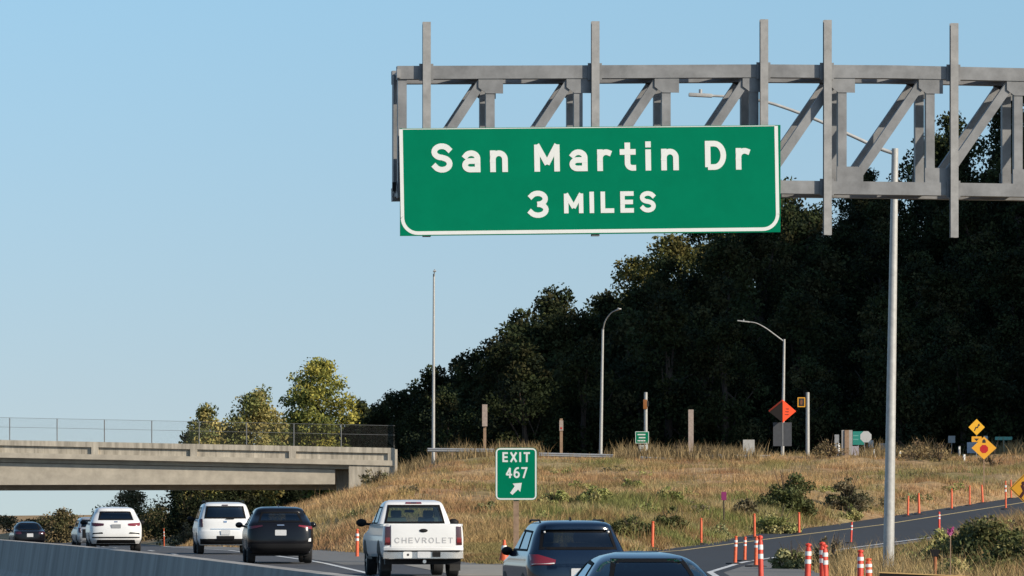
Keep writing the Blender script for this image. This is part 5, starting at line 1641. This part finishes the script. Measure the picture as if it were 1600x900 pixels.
for i, (x, yt, w) in enumerate([(300, 668, 60), (345, 660, 70), (430, 655, 70), (505, 652, 80), (595, 640, 90)]):
    tree_px('roadside_tree', 'dark low tree behind the bridge fence, part of the shaded row under the olive trees', x, yt, 494 + 3 * i, w, 91 + i, OAK, n=80, per=24, low=2.0, fat=1.6, group='dark trees behind the bridge fence')
# under and beyond the bridge
tree_px('distant_tree', 'brownish green tree beyond the bridge, behind the white crossover', 205, 768, 600, 110, 51, BROWNG, zb=-1.9, n=56, per=20, size=.32, low=.3, trunk_h=.5)
tree_px('distant_tree', 'brownish green bush like tree between the dark sedan and the white crossover', 96, 800, 560, 82, 52, BROWNG, zb=-1.9, n=44, per=20, size=.28, low=.2, trunk_h=.5)
tree_px('distant_tree', 'brownish tree at the dark bridge underside, right of the white crossover', 250, 790, 560, 70, 53, BROWNG, zb=-1.9, n=40, per=20, size=.30, low=.2, trunk_h=.5)
tree_px('distant_tree', 'small pale tree on the far left horizon above the dark sedan', 48, 812, 900, 40, 54, BROWNG, zb=-1.9, n=26, per=14, size=.4, low=.2, trunk_h=.5)
tree_px('distant_tree', 'hazy grey green tree clump at the left edge beside the dark sedan', 10, 808, 900, 56, 55, BROWNG, zb=-1.9, n=30, per=14, size=.4, low=.2, trunk_h=.5)
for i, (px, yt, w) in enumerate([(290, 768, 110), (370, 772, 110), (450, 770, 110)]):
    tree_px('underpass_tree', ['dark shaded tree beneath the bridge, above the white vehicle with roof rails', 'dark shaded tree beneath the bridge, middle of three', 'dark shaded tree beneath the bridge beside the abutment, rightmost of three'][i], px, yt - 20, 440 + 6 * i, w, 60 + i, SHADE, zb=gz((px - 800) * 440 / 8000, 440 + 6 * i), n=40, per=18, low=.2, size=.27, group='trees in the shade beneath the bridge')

def shrub(name, label, px, py, wpx, hpx, seed, cols, n=26, per=260, size=.13, dY=0.0, cat='bush', twig=True):
    p = ray_ground(px, py)
    p.y += dY; p.x = (px - CX) * p.y / F; p.z = gz(p.x, p.y)
    s = F / p.y
    w = wpx / s / 2; H = hpx / s
    t = thing(name, label, cat, p)
    g_ = np.random.default_rng(seed)
    cs = []; rs = []
    lob = g_.uniform(0, 6.28); lob2 = g_.uniform(0, 6.28)
    for i in range(int(n * 1.6)):
        a = g_.uniform(0, 6.28); q = math.sqrt(g_.random()) * 1.12
        zz = g_.random() * math.sqrt(max(0.05, 1 - (q * .85) ** 2)) * (.78 + .22 * math.sin(a * 2 + lob) + .12 * math.sin(a * 3 + lob2))
        cs.append((w * .8 * q * math.cos(a), w * .8 * q * math.sin(a), H * .82 * zz + .05)); rs.append(min(w, H) * g_.uniform(.17, .38))
    v, f, c = leaf_cloud(cs, rs, per * .21, size, cols, seed=seed)
    np_mesh('foliage', v, f, M_LEAF1, t, col=c)
    if twig:
        mb = MB()
        for i in range(9):
            a = g_.uniform(0, 6.28); q = w * g_.uniform(.3, .9)
            mb.tube([(0, 0, -.1), (q * .5 * math.cos(a), q * .5 * math.sin(a), H * .5), (q * math.cos(a), q * math.sin(a), H * g_.uniform(.7, 1.02))], [.03, .018, .006], 4)
        mb.build('stem', M_BARK, t)
    return t
DKG = [(.075, .085, .028), (.09, .10, .034), (.06, .07, .025), (.13, .12, .045)]
SAGE = [(.22, .225, .10), (.18, .19, .08), (.26, .25, .12), (.14, .15, .06)]
GREYB = [(.14, .115, .065), (.10, .09, .05), (.085, .085, .04), (.17, .14, .08)]
WEEDG = [(.25, .255, .085), (.29, .28, .10), (.20, .22, .07), (.33, .29, .12)]
shrub('bush', 'big dark green bush on the bank above the ramp, left of its grey brown neighbour', 1228, 803, 92, 84, 71, DKG, n=34)
shrub('bush', 'grey brown bush on the bank just left of the tall lamp pole', 1322, 797, 70, 64, 72, GREYB, n=26)
shrub('bush', 'brownish low bush right beside the big dark green bush', 1165, 806, 44, 34, 73, GREYB, n=18)
shrub('bush', 'dark low bush above the roof of the blue sport utility vehicle', 985, 838, 74, 36, 74, DKG, n=24)
shrub('bush', 'dark leafy bush behind the leftmost orange post of the ramp', 1046, 830, 50, 40, 75, DKG, n=20)
shrub('bush', 'pale green weedy clump between two orange posts at the ramp edge', 1216, 838, 76, 54, 76, WEEDG, n=32)
shrub('bush', 'yellow green weedy clump below the grey brown bush', 1330, 812, 40, 26, 77, WEEDG, n=16)
shrub('bush', 'green weed clump on the grassy bank right of the exit number sign', 868, 792, 56, 34, 78, WEEDG, n=20)
shrub('bush', 'green weed clump in the middle of the bank above the blue roof', 930, 786, 60, 30, 79, WEEDG, n=20)
shrub('bush', 'small dark green weed clump high on the middle of the bank', 985, 766, 40, 22, 80, WEEDG, n=14)
shrub('bush', 'small green weed clump on the bank far left of the purple marker', 1040, 782, 60, 22, 81, WEEDG, n=16)
shrub('bush', 'round sage green bush at the gore behind the red and white posts', 1238, 896, 64, 52, 82, SAGE, n=24, per=330, size=.10)
shrub('bush', 'straggly dry weed clump right of the round sage bush', 1296, 893, 56, 62, 83, GREYB, n=26, per=170, size=.09)
shrub('bush', 'dark green bush mass in the right corner foreground', 1548, 893, 190, 92, 84, DKG, n=64, per=240, size=.11)
shrub('bush', 'medium green bush in the right foreground beside the black topped marker', 1482, 893, 104, 66, 85, DKG + WEEDG, n=44, per=240, size=.11)
shrub('bush', 'straw coloured bush at the far right edge above the dark bush mass', 1594, 862, 90, 50, 86, GREYB + WEEDG, n=30, per=240, size=.10)
shrub('bush', 'pale green bush at the foot of the tall lamp pole', 1425, 893, 74, 44, 87, SAGE + WEEDG, n=30, per=240, size=.10)
shrub('bush', 'dark leafy bush at the foot of the exit number sign', 822, 872, 46, 34, 88, GREYB + DKG, n=18, per=200)
shrub('bush', 'brown dry bush under the bridge, right of the far orange post', 290, 852, 46, 44, 89, GREYB, n=20, per=120, size=.2)
shrub('bush', 'dry bush in front of the bridge abutment', 640, 712, 44, 40, 90, GREYB, n=18, per=110, size=.2)

for i, (x, yb, w, h, cl, lab) in enumerate([
  (1418, 880, 60, 34, SAGE, 'pale sage weed bush right of the tall lamp pole, just below the white ramp line'),
  (1520, 868, 80, 36, WEEDG, 'green weed bush in the right foreground above the dark bush mass'),
  (1582, 838, 60, 34, GREYB, 'grey brown weed bush at the right edge under the amber diamond'),
  (1545, 846, 50, 26, WEEDG, 'yellow green weed bush close under the white ramp line at right'),
  (1320, 882, 46, 30, GREYB, 'dry weed bush left of the tall lamp pole behind the red banded post'),
  (1452, 862, 50, 24, SAGE, 'low pale weed bush between the lamp pole and the purple ribbon flag'),
  (1400, 896, 70, 26, GREYB, 'dry brown weed bush at the bottom edge under the tall lamp pole')]):
    shrub('bush', lab, x, yb, w, h, 150 + i, cl, n=22, per=150, size=.10, cat='bush')
shrub('bush', 'dark green bush cut by the bottom right corner of the picture', 1592, 914, 150, 84, 161, DKG, n=46, per=220, size=.10)
shrub('bush', 'low dark green bush at the bottom edge right of the dark board', 1512, 913, 110, 50, 162, DKG + WEEDG, n=36, per=220, size=.10)
# muted weed patches of the slope
WP = [(880, 742, 60, 16), (960, 738, 46, 14), (760, 800, 40, 18), (905, 766, 44, 18), (1010, 802, 50, 20), (1090, 802, 46, 18), (1120, 838, 50, 22), (1010, 745, 40, 12), (1290, 770, 46, 18), (1378, 792, 50, 20),
      (1430, 785, 60, 22), (1490, 770, 50, 18), (700, 760, 40, 14), (640, 770, 40, 16), (560, 812, 36, 20), (1070, 775, 40, 14), (1160, 775, 36, 14), (1440, 745, 60, 12), (1360, 752, 60, 12), (845, 820, 40, 22), (740, 835, 36, 18)]
for i, (x, yb, w, h) in enumerate(WP):
    o = shrub('weed_tuft', 'low muted weed tuft among the dry grass of the sloping bank', x, yb, w, h, 180 + i, [WEEDG, GREYB, SAGE, WEEDG][i % 4], n=12, per=90, size=.13, cat='weeds', twig=False)
    o['group'] = 'low weed tufts on the grassy bank'
shrub('bush', 'grey dry brush in front of the pale bridge abutment wall', 588, 756, 54, 26, 171, GREYB, n=20, per=90, size=.18)
shrub('bush', 'tan dry brush at the corner where the bridge parapet meets the bank', 626, 724, 44, 36, 172, GREYB, n=20, per=90, size=.18)
WB = [(.20, .145, .075), (.15, .105, .06), (.25, .185, .09), (.11, .085, .045)]
for i, (x, yb, w, h, lab) in enumerate([
  (1296, 716, 62, 40, 'brown dry weed clump on the bank top just left of the sign cluster'),
  (1432, 718, 74, 36, 'brown dry weed clump on the bank top right of the tall lamp pole'),
  (1468, 720, 46, 34, 'tall straw weed clump beside the lone dim square sign'),
  (1062, 717, 34, 30, 'dark brown weed clump on the bank top left of the broad wooden post'),
  (985, 714, 30, 26, 'brown weed clump just left of the little green guide sign'),
  (906, 708, 54, 24, 'low brown weed clump between the short wooden post and the bent street lamp'),
  (1548, 728, 40, 46, 'straw weed clump behind the orange stop ahead sign'),
  (716, 702, 40, 20, 'low brown weed clump between the bare street lamp and the paneled post'),
  (830, 708, 40, 24, 'low brown weed clump at the upper right corner of the exit number sign'),
  (1100, 716, 36, 22, 'low brown weed clump right of the broad wooden post')]):
    shrub('weed_clump', lab, x, yb, w, h, 120 + i, WB, n=18, per=60, size=.16, cat='weeds')
# ------------------------------------------------------------------ grass
def blades(name, pts, hgt, per, wid, cols, spread, seed, lean=.35, sep=False):
    """pts (N,3) tuft roots; hgt (N,), cols (N,3)"""
    g = np.random.default_rng(seed)
    N = len(pts)
    P = np.repeat(pts, per, 0); H = np.repeat(hgt, per) * g.uniform(.45, 1.2, N * per)
    C = np.repeat(cols, per, 0) * g.uniform(.65, 1.35, (N * per, 1))
    off = g.normal(size=(N * per, 2)) * spread
    root = P.copy(); root[:, 0] += off[:, 0]; root[:, 1] += off[:, 1]; root[:, 2] -= .05
    a = g.uniform(0, 2 * math.pi, N * per)
    ln = g.normal(size=(N * per, 2)) * lean * H[:, None]
    W = wid * g.uniform(.6, 1.4, N * per)
    dx = np.stack([np.cos(a) * W, np.sin(a) * W, 0 * a], 1)
    mid = root + np.stack([ln[:, 0] * .35, ln[:, 1] * .35, H * .6], 1)
    tip = root + np.stack([ln[:, 0], ln[:, 1], H], 1)
    v = np.stack([root - dx, root + dx, mid + dx * .7, tip, mid - dx * .7], 1).reshape(-1, 3)
    i = np.arange(N * per) * 5
    f = np.concatenate([np.stack([i, i + 1, i + 2, i + 4], 1), np.stack([i + 4, i + 2, i + 3, i + 3], 1)])
    # second face is a triangle: build as quads with a split tip to keep one array
    tip2 = tip + dx * .15
    v = np.stack([root - dx, root + dx, mid + dx * .7, tip2, tip, mid - dx * .7], 1).reshape(-1, 3)
    i = np.arange(N * per) * 6
    f = np.concatenate([np.stack([i, i + 1, i + 2, i + 5], 1), np.stack([i + 5, i + 2, i + 3, i + 4], 1)])
    c = np.repeat(C, 6, 0)
    return np_mesh(name, v, f, M_GRASS, col=c, kind='stuff')
def in_view(X, Y, m=60): return np.abs(X * F / Y) < 800 + m
g2 = np.random.default_rng(3)
def scatter(n, y0, y1, x0f, x1f, pw=1.0):
    Y = y0 + (y1 - y0) * g2.random(n) ** pw
    a = x0f(Y); b_ = x1f(Y)
    X = a + (b_ - a) * g2.random(n)
    k = in_view(X, Y) & (b_ > a)
    return X[k], Y[k]
# wedge of dry grass between freeway and ramp
X, Y = scatter(60000, 144.5, 402, lambda y: Xm(y) + .35, lambda y: np.minimum(Xl(y) - .1, .108 * y), 1.0)
bare = fbm(X * .3 + 40, Y * .12 + 2)
k = bare + g2.random(len(X)) * .26 > .57
X, Y = X[k], Y[k]
col, gr = veg_colour(X, Y)
hm = .38 + .5 * fbm(X * .25 + 9, Y * .2) + .15 * gr
e = np.minimum(X - Xm(Y), Xl(Y) - X); hm *= np.clip(.35 + e / 2.5, .35, 1)
blades('dry_grass', np.stack([X, Y, ground(X, Y)], 1), hm * (.30 + .50 * fbm(X * .08, Y * .06 + 30)), 8, .014, col, .26, 4, lean=.5)
# right verge
X, Y = scatter(16000, 96, 300, lambda y: Xre(y) + .05, lambda y: .112 * y)
col, gr = veg_colour(X, Y)
d = X - Xre(Y)
hm = (.3 + .6 * fbm(X * .3 + 9, Y * .25) + .5 * sm(3, 6, X - Xre(Y))) * np.clip(.25 + (d - 1) / 5, .25, 1)
blades('verge_grass', np.stack([X, Y, ground(X, Y)], 1), hm * .95, 9, .014, col, .2, 5)
# tall dry weed stalks along the top of the bank
X, Y = scatter(3000, 384, 424, lambda y: np.maximum(Xm(y) + 14, -11), lambda y: .108 * y)
k = fbm(X * .28 + 3, Y * .02) > .41
X, Y = X[k], Y[k]
n_ = len(X)
wc = np.array([.25, .185, .095]) * g2.uniform(.55, 1.25, (n_, 1))
blades('tall_dry_weeds', np.stack([X, Y, ground(X, Y)], 1), .50 + 1.6 * fbm(X * .5, Y * .3) ** 1.5, 7, .03, wc, .35, 6, lean=.28)
# sparse tall stalks across the slope
X, Y = scatter(1500, 165, 380, lambda y: Xm(y) + 2, lambda y: np.minimum(Xl(y) - 1, .108 * y))
n_ = len(X)
wc = np.array([.32, .22, .10]) * g2.uniform(.5, 1.25, (n_, 1))
blades('dry_stalks', np.stack([X, Y, ground(X, Y)], 1), g2.uniform(.4, .85, n_), 5, .014, wc, .25, 8, lean=.25)

# dry stalks round the posts of the near verge
X, Y = scatter(1300, 104, 150, lambda y: Xre(y) + .1, lambda y: Xre(y) + 4.5)
n_ = len(X)
wc = np.array([.40, .29, .14]) * g2.uniform(.5, 1.2, (n_, 1))
blades('verge_stalks', np.stack([X, Y, ground(X, Y)], 1), g2.uniform(.3, .85, n_) * (.4 + fbm(X * .7, Y * .5)), 6, .009, wc, .16, 9, lean=.3)
